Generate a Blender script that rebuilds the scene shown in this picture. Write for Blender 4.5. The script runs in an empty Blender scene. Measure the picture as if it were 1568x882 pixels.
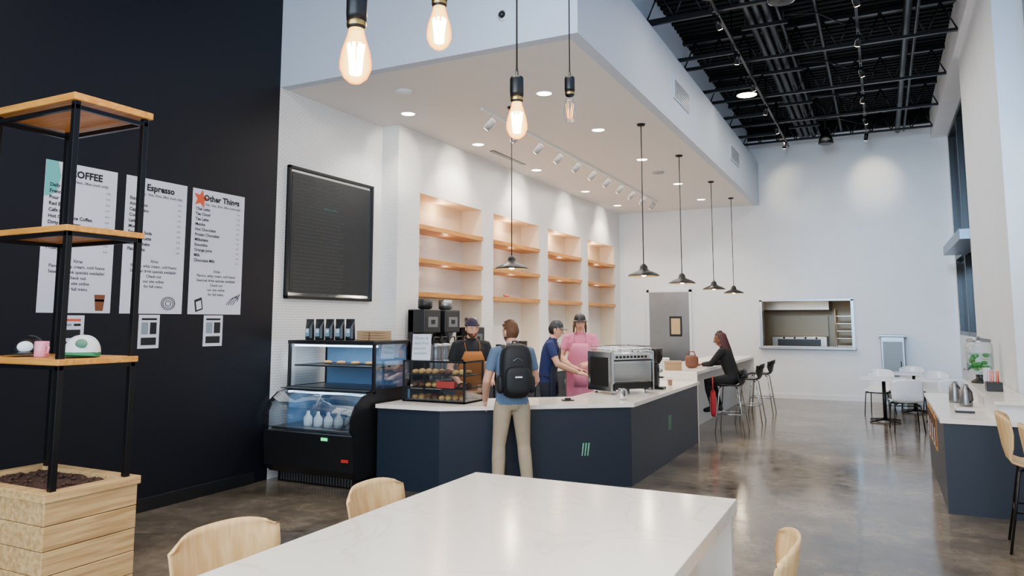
import bpy, bmesh, math, random
from mathutils import Vector, Matrix
from mathutils.bvhtree import BVHTree
random.seed(3)
scene = bpy.context.scene
V = Vector
PI = math.pi

# ------------------------------------------------------------------ materials
def lin(c):
    return c/12.92 if c <= .04045 else ((c+.055)/1.055)**2.4
def hexc(h):
    return tuple(lin(int(h[i:i+2], 16)/255) for i in (0, 2, 4))+(1,)
_mats = {}
def mat(name, col, rough=.5, metal=0, em=None, ems=0, noise=0, nscale=20, bump=0, bscale=60, trans=0, spec=.5, alpha=1):
    if name in _mats: return _mats[name]
    m = bpy.data.materials.new(name); m.use_nodes = True
    nt = m.node_tree; b = nt.nodes['Principled BSDF']
    c = hexc(col)
    b.inputs['Base Color'].default_value = c
    b.inputs['Roughness'].default_value = rough
    b.inputs['Metallic'].default_value = metal
    b.inputs['Specular IOR Level'].default_value = spec
    b.inputs['Transmission Weight'].default_value = trans
    b.inputs['Alpha'].default_value = alpha
    if em:
        b.inputs['Emission Color'].default_value = hexc(em); b.inputs['Emission Strength'].default_value = ems
    tc = nt.nodes.new('ShaderNodeTexCoord')
    if noise:
        n = nt.nodes.new('ShaderNodeTexNoise'); n.inputs['Scale'].default_value = nscale; n.inputs['Detail'].default_value = 5
        r = nt.nodes.new('ShaderNodeValToRGB')
        r.color_ramp.elements[0].position = .3; r.color_ramp.elements[1].position = .7
        r.color_ramp.elements[0].color = tuple(x*(1-noise) for x in c[:3])+(1,)
        r.color_ramp.elements[1].color = tuple(min(1, x*(1+noise)) for x in c[:3])+(1,)
        nt.links.new(tc.outputs['Object'], n.inputs['Vector']); nt.links.new(n.outputs['Fac'], r.inputs['Fac'])
        nt.links.new(r.outputs['Color'], b.inputs['Base Color'])
    if bump:
        n = nt.nodes.new('ShaderNodeTexNoise'); n.inputs['Scale'].default_value = bscale
        bp = nt.nodes.new('ShaderNodeBump'); bp.inputs['Strength'].default_value = bump; bp.inputs['Distance'].default_value = .01
        nt.links.new(tc.outputs['Object'], n.inputs['Vector']); nt.links.new(n.outputs['Fac'], bp.inputs['Height'])
        nt.links.new(bp.outputs['Normal'], b.inputs['Normal'])
    _mats[name] = m
    return m
def wood_mat(name, c1, c2, axis='X', rough=.45, scale=3):
    m = bpy.data.materials.new(name); m.use_nodes = True
    nt = m.node_tree; b = nt.nodes['Principled BSDF']; b.inputs['Roughness'].default_value = rough
    tc = nt.nodes.new('ShaderNodeTexCoord'); mp = nt.nodes.new('ShaderNodeMapping')
    s = {'X': (1, 14, 14), 'Y': (14, 1, 14), 'Z': (14, 14, 1)}[axis]
    mp.inputs['Scale'].default_value = tuple(q*scale/3 for q in s)
    n = nt.nodes.new('ShaderNodeTexNoise'); n.inputs['Scale'].default_value = 2.5; n.inputs['Detail'].default_value = 6; n.inputs['Distortion'].default_value = .4
    r = nt.nodes.new('ShaderNodeValToRGB'); r.color_ramp.elements[0].position = .35; r.color_ramp.elements[1].position = .65
    r.color_ramp.elements[0].color = hexc(c1); r.color_ramp.elements[1].color = hexc(c2)
    L = nt.links.new
    L(tc.outputs['Object'], mp.inputs['Vector']); L(mp.outputs['Vector'], n.inputs['Vector']); L(n.outputs['Fac'], r.inputs['Fac']); L(r.outputs['Color'], b.inputs['Base Color'])
    return m
def tile_mat(name, col, grout, w=.06, h=.03, rough=.3):
    m = bpy.data.materials.new(name); m.use_nodes = True
    nt = m.node_tree; b = nt.nodes['Principled BSDF']; b.inputs['Roughness'].default_value = rough
    L = nt.links.new
    tc = nt.nodes.new('ShaderNodeTexCoord'); sp = nt.nodes.new('ShaderNodeSeparateXYZ'); cb = nt.nodes.new('ShaderNodeCombineXYZ')
    ad = nt.nodes.new('ShaderNodeMath'); ad.operation = 'ADD'
    br = nt.nodes.new('ShaderNodeTexBrick')
    br.inputs['Color1'].default_value = hexc(col); br.inputs['Color2'].default_value = hexc(col); br.inputs['Mortar'].default_value = hexc(grout)
    br.inputs['Scale'].default_value = 1; br.inputs['Brick Width'].default_value = w; br.inputs['Row Height'].default_value = h; br.inputs['Mortar Size'].default_value = .003
    L(tc.outputs['Object'], sp.inputs[0]); L(sp.outputs['X'], ad.inputs[0]); L(sp.outputs['Y'], ad.inputs[1]); L(ad.outputs[0], cb.inputs['X']); L(sp.outputs['Z'], cb.inputs['Y'])
    L(cb.outputs[0], br.inputs['Vector']); L(br.outputs['Color'], b.inputs['Base Color'])
    bp = nt.nodes.new('ShaderNodeBump'); bp.inputs['Strength'].default_value = .35; bp.inputs['Distance'].default_value = .004; bp.invert = True
    L(br.outputs['Fac'], bp.inputs['Height']); L(bp.outputs['Normal'], b.inputs['Normal'])
    return m
def concrete_floor():
    m = bpy.data.materials.new('polished_concrete'); m.use_nodes = True
    nt = m.node_tree; b = nt.nodes['Principled BSDF']; L = nt.links.new
    tc = nt.nodes.new('ShaderNodeTexCoord')
    n1 = nt.nodes.new('ShaderNodeTexNoise'); n1.inputs['Scale'].default_value = .9; n1.inputs['Detail'].default_value = 8; n1.inputs['Roughness'].default_value = .7
    n2 = nt.nodes.new('ShaderNodeTexNoise'); n2.inputs['Scale'].default_value = 9; n2.inputs['Detail'].default_value = 6
    r = nt.nodes.new('ShaderNodeValToRGB')
    e = r.color_ramp.elements; e[0].position = .36; e[0].color = hexc('463e35'); e[1].position = .66; e[1].color = hexc('8b7e6c')
    mid = e.new(.5); mid.color = hexc('685d50')
    mx = nt.nodes.new('ShaderNodeMixRGB'); mx.blend_type = 'OVERLAY'; mx.inputs['Fac'].default_value = .45
    L(tc.outputs['Object'], n1.inputs['Vector']); L(tc.outputs['Object'], n2.inputs['Vector'])
    L(n1.outputs['Fac'], r.inputs['Fac']); L(r.outputs['Color'], mx.inputs['Color1']); L(n2.outputs['Fac'], mx.inputs['Color2'])
    v = nt.nodes.new('ShaderNodeTexVoronoi'); v.feature = 'DISTANCE_TO_EDGE'; v.inputs['Scale'].default_value = .35
    vr = nt.nodes.new('ShaderNodeValToRGB'); vr.color_ramp.elements[0].position = 0; vr.color_ramp.elements[0].color = (.35, .35, .35, 1); vr.color_ramp.elements[1].position = .006; vr.color_ramp.elements[1].color = (1, 1, 1, 1)
    nd = nt.nodes.new('ShaderNodeMixRGB'); nd.blend_type = 'ADD'; nd.inputs['Fac'].default_value = .35
    L(tc.outputs['Object'], nd.inputs['Color1']); L(n1.outputs['Color'], nd.inputs['Color2']); L(nd.outputs[0], v.inputs['Vector']); L(v.outputs['Distance'], vr.inputs['Fac'])
    m2 = nt.nodes.new('ShaderNodeMixRGB'); m2.blend_type = 'MULTIPLY'; m2.inputs['Fac'].default_value = .7
    L(mx.outputs[0], m2.inputs['Color1']); L(vr.outputs[0], m2.inputs['Color2']); L(m2.outputs[0], b.inputs['Base Color'])
    mr = nt.nodes.new('ShaderNodeMapRange'); mr.inputs['To Min'].default_value = .05; mr.inputs['To Max'].default_value = .28
    L(n2.outputs['Fac'], mr.inputs['Value']); L(mr.outputs[0], b.inputs['Roughness'])
    b.inputs['Specular IOR Level'].default_value = .75
    return m
def quartz():
    m = bpy.data.materials.new('white_quartz'); m.use_nodes = True
    nt = m.node_tree; b = nt.nodes['Principled BSDF']; L = nt.links.new
    tc = nt.nodes.new('ShaderNodeTexCoord'); n = nt.nodes.new('ShaderNodeTexNoise'); n.inputs['Scale'].default_value = 1.1; n.inputs['Detail'].default_value = 6; n.inputs['Distortion'].default_value = 1.3
    r = nt.nodes.new('ShaderNodeValToRGB'); e = r.color_ramp.elements
    e[0].position = .48; e[0].color = hexc('f8f1e6'); e[1].position = .52; e[1].color = hexc('f8f1e6'); q = e.new(.5); q.color = hexc('efe5d6')
    L(tc.outputs['Object'], n.inputs['Vector']); L(n.outputs['Fac'], r.inputs['Fac']); L(r.outputs[0], b.inputs['Base Color'])
    b.inputs['Roughness'].default_value = .16
    return m
def glass_mat(name, tint=(1, 1, 1), refl=.12):
    m = bpy.data.materials.new(name); m.use_nodes = True
    nt = m.node_tree; nt.nodes.clear(); L = nt.links.new
    o = nt.nodes.new('ShaderNodeOutputMaterial'); t = nt.nodes.new('ShaderNodeBsdfTransparent'); g = nt.nodes.new('ShaderNodeBsdfGlossy'); mx = nt.nodes.new('ShaderNodeMixShader')
    t.inputs[0].default_value = tint+(1,); g.inputs['Roughness'].default_value = .02
    lw = nt.nodes.new('ShaderNodeLayerWeight'); lw.inputs['Blend'].default_value = refl
    L(lw.outputs['Facing'], mx.inputs[0]); L(t.outputs[0], mx.inputs[1]); L(g.outputs[0], mx.inputs[2]); L(mx.outputs[0], o.inputs[0])
    return m

M_FLOOR = concrete_floor(); M_QUARTZ = quartz()
M_WHITE = mat('white_paint', 'e9ecef', .6, noise=.02, nscale=3)
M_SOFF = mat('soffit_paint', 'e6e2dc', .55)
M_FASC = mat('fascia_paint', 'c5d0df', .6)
M_TILE = tile_mat('white_mosaic_tile', 'eeedeb', 'd0cdca')
M_BLACKW = mat('black_wall_paint', '0c0d16', .48, spec=.3)
M_DECK = mat('black_deck', '090a0a', .7, spec=.2)
M_BLK = mat('black_metal', '0d0d0f', .35, .3)
M_BLKP = mat('black_plastic', '101113', .4)
M_NAVY = mat('navy_panel', '141f2e', .4)
M_OAK = wood_mat('oak_shelf', 'b4732a', 'd1923f', 'Y')
M_OAKX = wood_mat('oak_board', 'c4802f', 'dd9c46', 'X')
M_PLANTER = wood_mat('planter_oak', 'b58c58', 'dab47a', 'Y', .6)
M_PLY = wood_mat('chair_ply', 'dab074', 'edc891', 'Z', .4)
M_CHROME = mat('chrome', 'c9cdd0', .12, 1)
M_STEEL = mat('brushed_steel', '8b8f92', .35, 1)
M_GLASS = glass_mat('clear_glass')
M_SOIL = mat('soil', '4a2f22', .9, noise=.4, nscale=60, bump=1, bscale=80)
M_PAPER = mat('paper', 'dcdbe8', .6)
M_INK = mat('ink', '0c0c12', .6)
M_LAMP = mat('lamp_disc', 'ffffff', .5, em='fff1dc', ems=18)
M_CORD = mat('cord', '17150f', .6)
M_WHITEP = mat('white_plastic', 'e8eaec', .35)
M_SHELL = mat('white_shell', 'e6e9ee', .3)
M_SKIN = mat('skin', 'd9a183', .5); M_SKIN3 = mat('skin_brown', '6e4430', .5)
M_EYE = mat('eye_white', 'eeeeee', .3); M_IRIS = mat('iris', '2a1c12', .3); M_LIP = mat('lip', 'b06458', .5)

# ------------------------------------------------------------------ mesh builder
class MB:
    def __init__(s): s.v = []; s.f = []; s.m = []; s.sm = []; s.mats = []; s.M = Matrix.Identity(4)
    def mi(s, m):
        if m not in s.mats: s.mats.append(m)
        return s.mats.index(m)
    def add(s, vs, fs, m, smooth=False, T=None):
        o = len(s.v); X = s.M @ T if T is not None else s.M
        s.v += [X @ V(q) for q in vs]; k = s.mi(m)
        for f in fs: s.f.append([o+i for i in f]); s.m.append(k); s.sm.append(smooth)
    def box(s, x0, x1, y0, y1, z0, z1, m, bev=0, T=None):
        if bev <= 0:
            vs = [(x, y, z) for x in (x0, x1) for y in (y0, y1) for z in (z0, z1)]
            fs = [(0, 1, 3, 2), (4, 6, 7, 5), (0, 4, 5, 1), (2, 3, 7, 6), (0, 2, 6, 4), (1, 5, 7, 3)]
            s.add(vs, fs, m, False, T); return
        bm = bmesh.new(); bmesh.ops.create_cube(bm, size=1)
        for v in bm.verts: v.co = V(((x0+x1)/2+v.co.x*(x1-x0), (y0+y1)/2+v.co.y*(y1-y0), (z0+z1)/2+v.co.z*(z1-z0)))
        bmesh.ops.bevel(bm, geom=bm.edges[:], offset=bev, segments=2, affect='EDGES', profile=.5)
        bm.verts.index_update()
        s.add([v.co[:] for v in bm.verts], [[v.index for v in f.verts] for f in bm.faces], m, False, T); bm.free()
    def loft(s, rings, m, n=16, smooth=True, T=None, caps=True):
        vs = []; fs = []
        for c, u, w in rings:
            for k in range(n):
                a = 2*PI*k/n; vs.append(tuple(V(c)+V(u)*math.cos(a)+V(w)*math.sin(a)))
        R = len(rings)
        for i in range(R-1):
            for k in range(n):
                k2 = (k+1) % n; fs.append((i*n+k, i*n+k2, (i+1)*n+k2, (i+1)*n+k))
        if caps: fs.append(tuple(range(n))[::-1]); fs.append(tuple((R-1)*n+k for k in range(n)))
        s.add(vs, fs, m, smooth, T)
    def tube(s, pts, rads, m, n=10, smooth=True, T=None, flat=1, ref=None, roundcap=False):
        pts = [V(p) for p in pts]
        if not isinstance(rads, (list, tuple)): rads = [rads]*len(pts)
        rads = list(rads)
        if roundcap:
            d0 = (pts[0]-pts[1]).normalized(); d1 = (pts[-1]-pts[-2]).normalized()
            pts = [pts[0]+d0*rads[0]*.8]+[pts[0]+d0*rads[0]*.45]+pts+[pts[-1]+d1*rads[-1]*.45, pts[-1]+d1*rads[-1]*.8]
            rads = [rads[0]*.4, rads[0]*.85]+rads+[rads[-1]*.85, rads[-1]*.4]
        rings = []; u = None
        for i, p in enumerate(pts):
            a = pts[i]-pts[i-1] if i else pts[1]-pts[0]; b = pts[i+1]-p if i < len(pts)-1 else a
            t = (a.normalized()+b.normalized())
            t = t.normalized() if t.length > 1e-6 else a.normalized()
            if u is None:
                r = V(ref) if ref else (V((0, 0, 1)) if abs(t.z) < .9 else V((1, 0, 0)))
                u = (r-t*r.dot(t)).normalized()
            else: u = (u-t*u.dot(t)).normalized()
            w = t.cross(u); rings.append((p, u*rads[i], w*rads[i]*flat))
        s.loft(rings, m, n, smooth, T)
    def cyl(s, p0, p1, r0, m, r1=None, n=20, smooth=True, T=None):
        s.tube([p0, p1], [r0, r0 if r1 is None else r1], m, n, smooth, T)
    def lathe(s, prof, m, n=28, c=(0, 0, 0), smooth=True, T=None):
        vs = []; fs = []
        for r, z in prof:
            for k in range(n):
                a = 2*PI*k/n; vs.append((c[0]+r*math.cos(a), c[1]+r*math.sin(a), c[2]+z))
        for i in range(len(prof)-1):
            for k in range(n):
                k2 = (k+1) % n; fs.append((i*n+k, i*n+k2, (i+1)*n+k2, (i+1)*n+k))
        s.add(vs, fs, m, smooth, T)
    def sup(s, c, r, m, e=1., nu=20, nv=12, T=None):
        g = lambda x: math.copysign(abs(x)**e, x)
        vs = []; fs = []
        for j in range(nv+1):
            b = -PI/2+PI*j/nv
            for k in range(nu):
                a = 2*PI*k/nu
                vs.append((c[0]+r[0]*g(math.cos(b))*g(math.cos(a)), c[1]+r[1]*g(math.cos(b))*g(math.sin(a)), c[2]+r[2]*g(math.sin(b))))
        for j in range(nv):
            for k in range(nu):
                k2 = (k+1) % nu; fs.append((j*nu+k, j*nu+k2, (j+1)*nu+k2, (j+1)*nu+k))
        s.add(vs, fs, m, True, T)
    def prism(s, poly, z0, z1, m, T=None):
        n = len(poly)
        vs = [(x, y, z0) for x, y in poly]+[(x, y, z1) for x, y in poly]
        fs = [tuple(range(n))[::-1], tuple(range(n, 2*n))]+[(i, (i+1) % n, n+(i+1) % n, n+i) for i in range(n)]
        s.add(vs, fs, m, False, T)
    def sheet(s, grid, th, m, T=None):
        R = len(grid); C = len(grid[0]); g = [[V(p) for p in r] for r in grid]
        top = []; bot = []
        for i in range(R):
            for j in range(C):
                a = g[min(i+1, R-1)][j]-g[max(i-1, 0)][j]; b = g[i][min(j+1, C-1)]-g[i][max(j-1, 0)]
                n = a.cross(b).normalized(); top.append(g[i][j]+n*th/2); bot.append(g[i][j]-n*th/2)
        fs = []; N = R*C
        for i in range(R-1):
            for j in range(C-1):
                q = (i*C+j, i*C+j+1, (i+1)*C+j+1, (i+1)*C+j); fs.append(q); fs.append(tuple(N+k for k in q[::-1]))
        ed = [(j, j+1) for j in range(C-1)]+[((R-1)*C+j+1, (R-1)*C+j) for j in range(C-1)]+[((i+1)*C, i*C) for i in range(R-1)]+[(i*C+C-1, (i+1)*C+C-1) for i in range(R-1)]
        fs += [(b, a, N+a, N+b) for a, b in ed]
        s.add(top+bot, fs, m, True, T)
    def text(s, body, size, m, T, align='LEFT', bold=0):
        cu = bpy.data.curves.new('t', 'FONT'); cu.body = body; cu.size = size; cu.align_x = align; cu.offset = bold; cu.resolution_u = 2
        ob = bpy.data.objects.new('t', cu); scene.collection.objects.link(ob)
        dg = bpy.context.evaluated_depsgraph_get(); me = ob.evaluated_get(dg).to_mesh()
        s.add([v.co[:] for v in me.vertices], [list(p.vertices) for p in me.polygons], m, False, T)
        ob.evaluated_get(dg).to_mesh_clear(); bpy.data.objects.remove(ob)
    def build(s, name, loc=(0, 0, 0), rz=0):
        me = bpy.data.meshes.new(name); me.from_pydata([tuple(v) for v in s.v], [], s.f)
        for m in s.mats: me.materials.append(m)
        for p, k, sm in zip(me.polygons, s.m, s.sm): p.material_index = k; p.use_smooth = sm
        me.update()
        ob = bpy.data.objects.new(name, me); scene.collection.objects.link(ob); ob.location = loc; ob.rotation_euler = (0, 0, rz)
        return ob
def TR(loc=(0, 0, 0), rz=0, rx=0, ry=0, sc=1):
    return Matrix.Translation(loc) @ Matrix.Rotation(rz, 4, 'Z') @ Matrix.Rotation(ry, 4, 'Y') @ Matrix.Rotation(rx, 4, 'X') @ Matrix.Scale(sc, 4)
def axes(o, x, y, z):
    m = Matrix.Identity(4)
    for i in range(3): m[i][0] = x[i]; m[i][1] = y[i]; m[i][2] = z[i]; m[i][3] = o[i]
    return m

# ------------------------------------------------------------------ room
XL = -6.1; YF = 17.8; ZS = 4.41; ZC = 6.15
def one(name, x0, x1, y0, y1, z0, z1, m, bev=0):
    b = MB(); b.box(x0, x1, y0, y1, z0, z1, m, bev); return b.build(name)
one('floor', -6.5, 2.2, -4, 20.6, -.1, 0, M_FLOOR)
one('wall_left', XL-.3, XL, -4, 6.25, 0, 6.4, M_BLACKW)
one('wall_left_tiled', XL-.3, XL, 6.25, 8.22, 0, ZS, M_TILE)
b = MB(); XN = -5.82; XB = -6.2
M_NIC = mat('niche_glow_tint', 'e4d4ba', .5)  # cream lining added: warm niche light is put into its colour
nic = [(8.75, 10.6), (11.0, 12.87), (13.3, 15.1), (15.52, 17.35)]
edges = [8.22]+[q for n in nic for q in n]+[YF]
for i in range(0, len(edges), 2): b.box(XB, XN, edges[i], edges[i+1], 0, ZS, M_TILE)
for a, c in nic:
    b.box(XB, XN, a, c, 3.55, ZS, M_TILE); b.box(XB, XN, a, c, 0, 1.0, M_TILE)
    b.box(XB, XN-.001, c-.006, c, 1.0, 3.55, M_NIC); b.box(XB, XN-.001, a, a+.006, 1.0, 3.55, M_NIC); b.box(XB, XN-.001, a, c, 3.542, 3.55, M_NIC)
    b.box(XB, XB+.004, a, c, 3.06, 3.55, M_NIC)  # upper back sheet, warm glow carried by its colour
b.box(XB-.2, XB, 8.22, YF, 0, ZS, M_TILE)
b.build('wall_niche')
b = MB()
b.box(-6.4, -2.46, YF, YF+.25, 0, 6.4, M_WHITE); b.box(-.57, 1.7, YF, YF+.25, 0, 6.4, M_WHITE)
b.box(-2.46, -.57, YF, YF+.25, 0, 1.16, M_WHITE); b.box(-2.46, -.57, YF, YF+.25, 2.17, 6.4, M_WHITE)
b.build('wall_far')
one('baseboard_far', -4.02, 1.4, YF-.02, YF, 0, .11, M_WHITEP, .003)
one('baseboard_left', XL, XL+.02, -4, 6.05, 0, .12, M_BLKP, .003)
b = MB()
b.box(-6.4, -2.54, 6.37, YF, ZS, ZS+.12, M_SOFF)
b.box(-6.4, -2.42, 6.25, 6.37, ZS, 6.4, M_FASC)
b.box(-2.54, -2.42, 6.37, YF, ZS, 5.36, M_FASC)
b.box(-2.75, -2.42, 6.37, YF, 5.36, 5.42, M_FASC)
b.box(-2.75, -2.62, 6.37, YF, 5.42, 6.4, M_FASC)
b.build('soffit')
b = MB()
b.box(1.2, 1.7, 9.0, 12.4, 0, 5.6, M_WHITE); b.box(1.12, 1.7, -4, YF, 5.6, 6.4, M_WHITE)
b.box(1.42, 1.7, 12.4, YF, 0, 1.45, M_WHITE); b.box(1.42, 1.7, 17.6, YF, 1.45, 5.6, M_WHITE)
b.box(1.45, 1.7, -4, 9.0, 0, 3.64, M_WHITE)
b.build('wall_right')
M_DGL = mat('dark_window_glass', '0a1524', .08, 0, spec=.8)
M_SKYGL = mat('sky_window_glass', '3d6fa8', .1, 0, em='6fa8f0', ems=.9)
b = MB()
b.box(1.5, 1.54, 12.4, 17.6, 1.45, 5.6, M_DGL)
for y in (12.45, 14.1, 15.8, 17.55): b.box(1.42, 1.52, y-.04, y+.04, 1.45, 5.6, M_BLK)
for z in (1.49, 3.0, 5.56): b.box(1.42, 1.52, 12.4, 17.6, z-.04, z+.04, M_BLK)
b.build('window_1')
b = MB(); b.box(1.55, 1.58, -4, 9, 3.64, 5.6, M_SKYGL)
for y in (8.95, 6.5, 4): b.box(1.47, 1.55, y-.04, y+.04, 3.64, 5.6, M_STEEL)
b.build('window_2')
one('window_canopy', 1.06, 1.42, 12.42, 15.4, 2.9, 3.06, mat('blue_steel', '6d7f92', .35, .6), .01)
b = MB(); b.box(-2.62, 1.12, -4, YF+.2, ZC+.08, ZC+.2, M_DECK)
y = -3.9
while y < YF-.1: b.box(-2.62, 1.12, y, y+.07, ZC, ZC+.08, M_DECK); y += .16
b.box(-6.4, -2.62, -4, 6.25, ZC+.08, ZC+.2, M_DECK)
b.box(-2.62, 1.12, YF-.12, YF-.001, 5.93, ZC+.05, M_DECK)
b.build('ceiling')
def truss(name, y):
    b = MB()
    b.box(-2.62, 1.12, y-.04, y+.04, 6.08, 6.14, M_BLK); b.box(-2.62, 1.12, y-.03, y+.03, 5.66, 5.70, M_BLK)
    n = 10; w = 3.74/n
    for i in range(n):
        x = -2.62+i*w
        b.cyl((x, y, 5.68), (x+w/2, y, 6.1), .012, M_BLK, n=6); b.cyl((x+w/2, y, 6.1), (x+w, y, 5.68), .012, M_BLK, n=6)
    b.build(name)
for y in (2.5, 5, 7.2, 9.3, 11.4, 13.4, 15.3, 17.0): truss('ceiling_joist', y)
b = MB()
for x, z, r in ((-1.42, 5.86, .05), (-1.3, 5.86, .05), (-1.18, 5.86, .05), (-1.06, 5.9, .03), (.5, 5.8, .05), (.62, 5.8, .025), (-.6, 5.95, .03)): b.cyl((x, 0, z), (x, YF-.15, z), r, M_BLK, n=10)
for y in (6.2, 8.1, 10.3, 12.4, 14.4, 16.2):
    b.box(-1.55, -.95, y-.02, y+.02, 5.74, 5.79, M_BLK)
    b.cyl((-1.5, y, 5.76), (-1.5, y, 6.15), .01, M_BLK, n=6); b.cyl((-1.0, y, 5.76), (-1.0, y, 6.15), .01, M_BLK, n=6)
    b.tube([(-1.0, y, 5.86), (-.6, y+.2, 5.9), (-.3, y+.9, 5.95), (.2, y+1.1, 5.85)], .012, M_BLK, n=6)
b.build('ceiling_conduit_run')
def headspot(b, p, aim, m, L=.14, r=.038):
    p = V(p); d = (V(aim)-p).normalized(); b.cyl(p+V((0, 0, .1)), p, .008, m, n=8)
    b.cyl(p-d*.05, p+d*(L-.05), r, m, n=14); b.cyl(p+d*(L-.052), p+d*(L-.045), r*.8, M_LAMP, n=14)
for x, tgt in ((-1.67, -1.7), (-.1, 0)):
    b = MB(); b.box(x-.018, x+.018, 3, 17.2, 5.58, 5.61, M_BLK)
    for y in (4, 8, 12, 16.5): b.cyl((x, y, 5.6), (x, y, 6.14), .008, M_BLK, n=6)
    for k, y in enumerate((5.2, 6.5, 7.8, 9.2, 10.6, 12.0, 13.5, 15.0, 16.4)): headspot(b, (x, y, 5.47), (x+(.5 if k % 2 else -.4), y+1.2, 3.5), M_BLK)
    b.build('black_track_light')
for p in ((-1.6, 8.4), (-1.85, 12.6)):
    b = MB(); b.lathe([(0, .06), (.12, .06), (.17, .02), (.17, 0)], M_BLK, c=(p[0], p[1], 5.5)); b.lathe([(0, 0), (.16, 0)], M_LAMP, c=(p[0], p[1], 5.505)); b.cyl((p[0], p[1], 5.55), (p[0], p[1], 6.14), .012, M_BLK, n=8)
    b.build('highbay_light')
for p in ((-.85, 8.6), (-.85, 16.2)):
    b = MB(); b.lathe([(0, .28), (.06, .28), (.13, .1), (.15, 0), (.13, -.01), (0, .01)], M_BLK, c=(p[0], p[1], 5.35)); b.cyl((p[0], p[1], 5.6), (p[0], p[1], 6.14), .012, M_BLK, n=8)
    b.build('pendant_speaker')
for y in (9.0, 10.5, 12.2, 14.0, 15.6):
    b = MB(); b.box(-2.62, -1.7, y-.02, y+.02, 5.5, 5.55, M_BLK); b.cyl((-1.72, y, 5.52), (-1.72, y, 6.14), .012, M_BLK, n=6); b.build('ceiling_strut')
for y in (10.3, 14.6):
    b = MB(); b.box(-2.42, -2.40, y-.45, y+.45, 4.78, 5.08, M_FASC, .004)
    for k in range(7): b.box(-2.40, -2.393, y-.42, y+.42, 4.81+k*.036, 4.825+k*.036, M_STEEL)
    b.build('air_vent_grille')

def spot(loc, aim, e, ang, col=(1, .93, .84), blend=.6, r=.05):
    l = bpy.data.lights.new('spot_lamp', 'SPOT'); l.energy = e; l.spot_size = math.radians(ang); l.spot_blend = blend; l.color = col; l.shadow_soft_size = r
    o = bpy.data.objects.new('spot_lamp', l); scene.collection.objects.link(o); o.location = loc
    o.rotation_euler = (V(aim)-V(loc)).to_track_quat('-Z', 'Y').to_euler(); return o
def point(loc, e, col=(1, .8, .6), r=.04):
    l = bpy.data.lights.new('bulb_lamp', 'POINT'); l.energy = e; l.color = col; l.shadow_soft_size = r
    o = bpy.data.objects.new('bulb_lamp', l); scene.collection.objects.link(o); o.location = loc
def area(loc, aim, sx, sy, e, col=(1, 1, 1)):
    l = bpy.data.lights.new('area_lamp', 'AREA'); l.shape = 'RECTANGLE'; l.size = sx; l.size_y = sy; l.energy = e; l.color = col
    o = bpy.data.objects.new('area_lamp', l); scene.collection.objects.link(o); o.location = loc
    o.rotation_euler = (V(aim)-V(loc)).to_track_quat('-Z', 'Y').to_euler()
for x in (-5.4, -3.46):
    for y in (7.82, 9.7, 11.85, 14.3, 16.4):
        b = MB(); b.lathe([(.085, 0), (.1, -.008), (.105, 0)], M_WHITEP); b.lathe([(0, -.002), (.088, -.002)], M_LAMP); b.build('recessed_downlight', (x, y, ZS))
        spot((x, y, ZS-.03), (x, y, 0), 90, 125, (1, .92, .83))
b = MB(); b.box(-4.42, -4.385, 8.0, 16.2, ZS-.03, ZS, M_WHITEP)
M_TRK = mat('track_head_white', 'a9a7a4', .4)
for k in range(11): headspot(b, (-4.4, 8.25+k*.76, ZS-.14), (-5.8, 8.35+k*.8, 3.1), M_TRK, .15, .045)
b.build('white_track_light')
b = MB(); b.box(-5.44, -5.36, 10.15, 11.33, ZS-.006, ZS, M_BLKP); b.box(-5.405, -5.395, 10.16, 11.32, ZS-.009, ZS-.006, M_WHITEP); b.build('slot_air_diffuser')
b = MB(); b.lathe([(.1, 0), (.09, -.03), (0, -.035)], M_WHITEP); b.build('smoke_detector', (-4.9, 7.0, ZS))
b = MB(); b.lathe([(.11, 0), (.1, -.02), (0, -.022)], mat('grille_grey', 'a9a9a9', .6)); b.build('ceiling_speaker', (-3.5, 13.0, ZS))
b = MB(); b.M = TR((-3.2, 6.25, 4.72), 0, PI/2); b.lathe([(.055, 0), (.055, .02), (.04, .03), (.04, .04)], M_WHITEP); b.sup((0, 0, .035), (.032, .032, .03), M_BLKP); b.build('security_camera')
for a, c in nic:
    m = (a+c)/2
    spot((-4.45, m, ZS-.2), (XN, m, 3.95), 130, 46, (1, .9, .76), .8)
    spot((-4.45, m-.2, ZS-.2), (XB, m-.1, 3.2), 80, 55, (1, .74, .46), .6)
    point((-6.02, m, 3.42), 8, (1, .68, .4), .05)
    point((-5.95, m, 2.95), 1.5, (1, .8, .6), .05); point((-5.95, m, 2.47), 1.5, (1, .8, .6), .05)
spot((-4.6, 7.9, ZS-.2), (-5.95, 8.3, 3.9), 80, 45, (1, .9, .76))
spot((-1.7, 16.3, 5.5), (-1.7, YF, 4.75), 110, 46, (1, .86, .62), 1)
spot((0, 16.3, 5.5), (0, YF, 4.75), 110, 46, (1, .86, .62), 1)
for a, c in nic:
    for z in (2.1, 2.58, 3.06):
        b = MB(); b.box(XB+.005, XN+.03, a+.008, c-.008, z-.035, z+.035, M_OAK, .004); b.build('oak_niche_shelf')
b = MB(); b.box(XN+.002, -5.2, 8.35, 17.2, 0, .84, M_NAVY); b.box(XN+.002, -5.17, 8.3, 17.25, .84, .88, M_QUARTZ)
for k in range(12): b.box(-5.2, -5.185, 8.4+k*.73, 9.08+k*.73, .08, .8, M_NAVY, .005); b.cyl((-5.17, 8.9+k*.73, .5), (-5.17, 8.9+k*.73, .68), .006, M_STEEL, n=8)
b.build('back_bar_cabinet')

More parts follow.
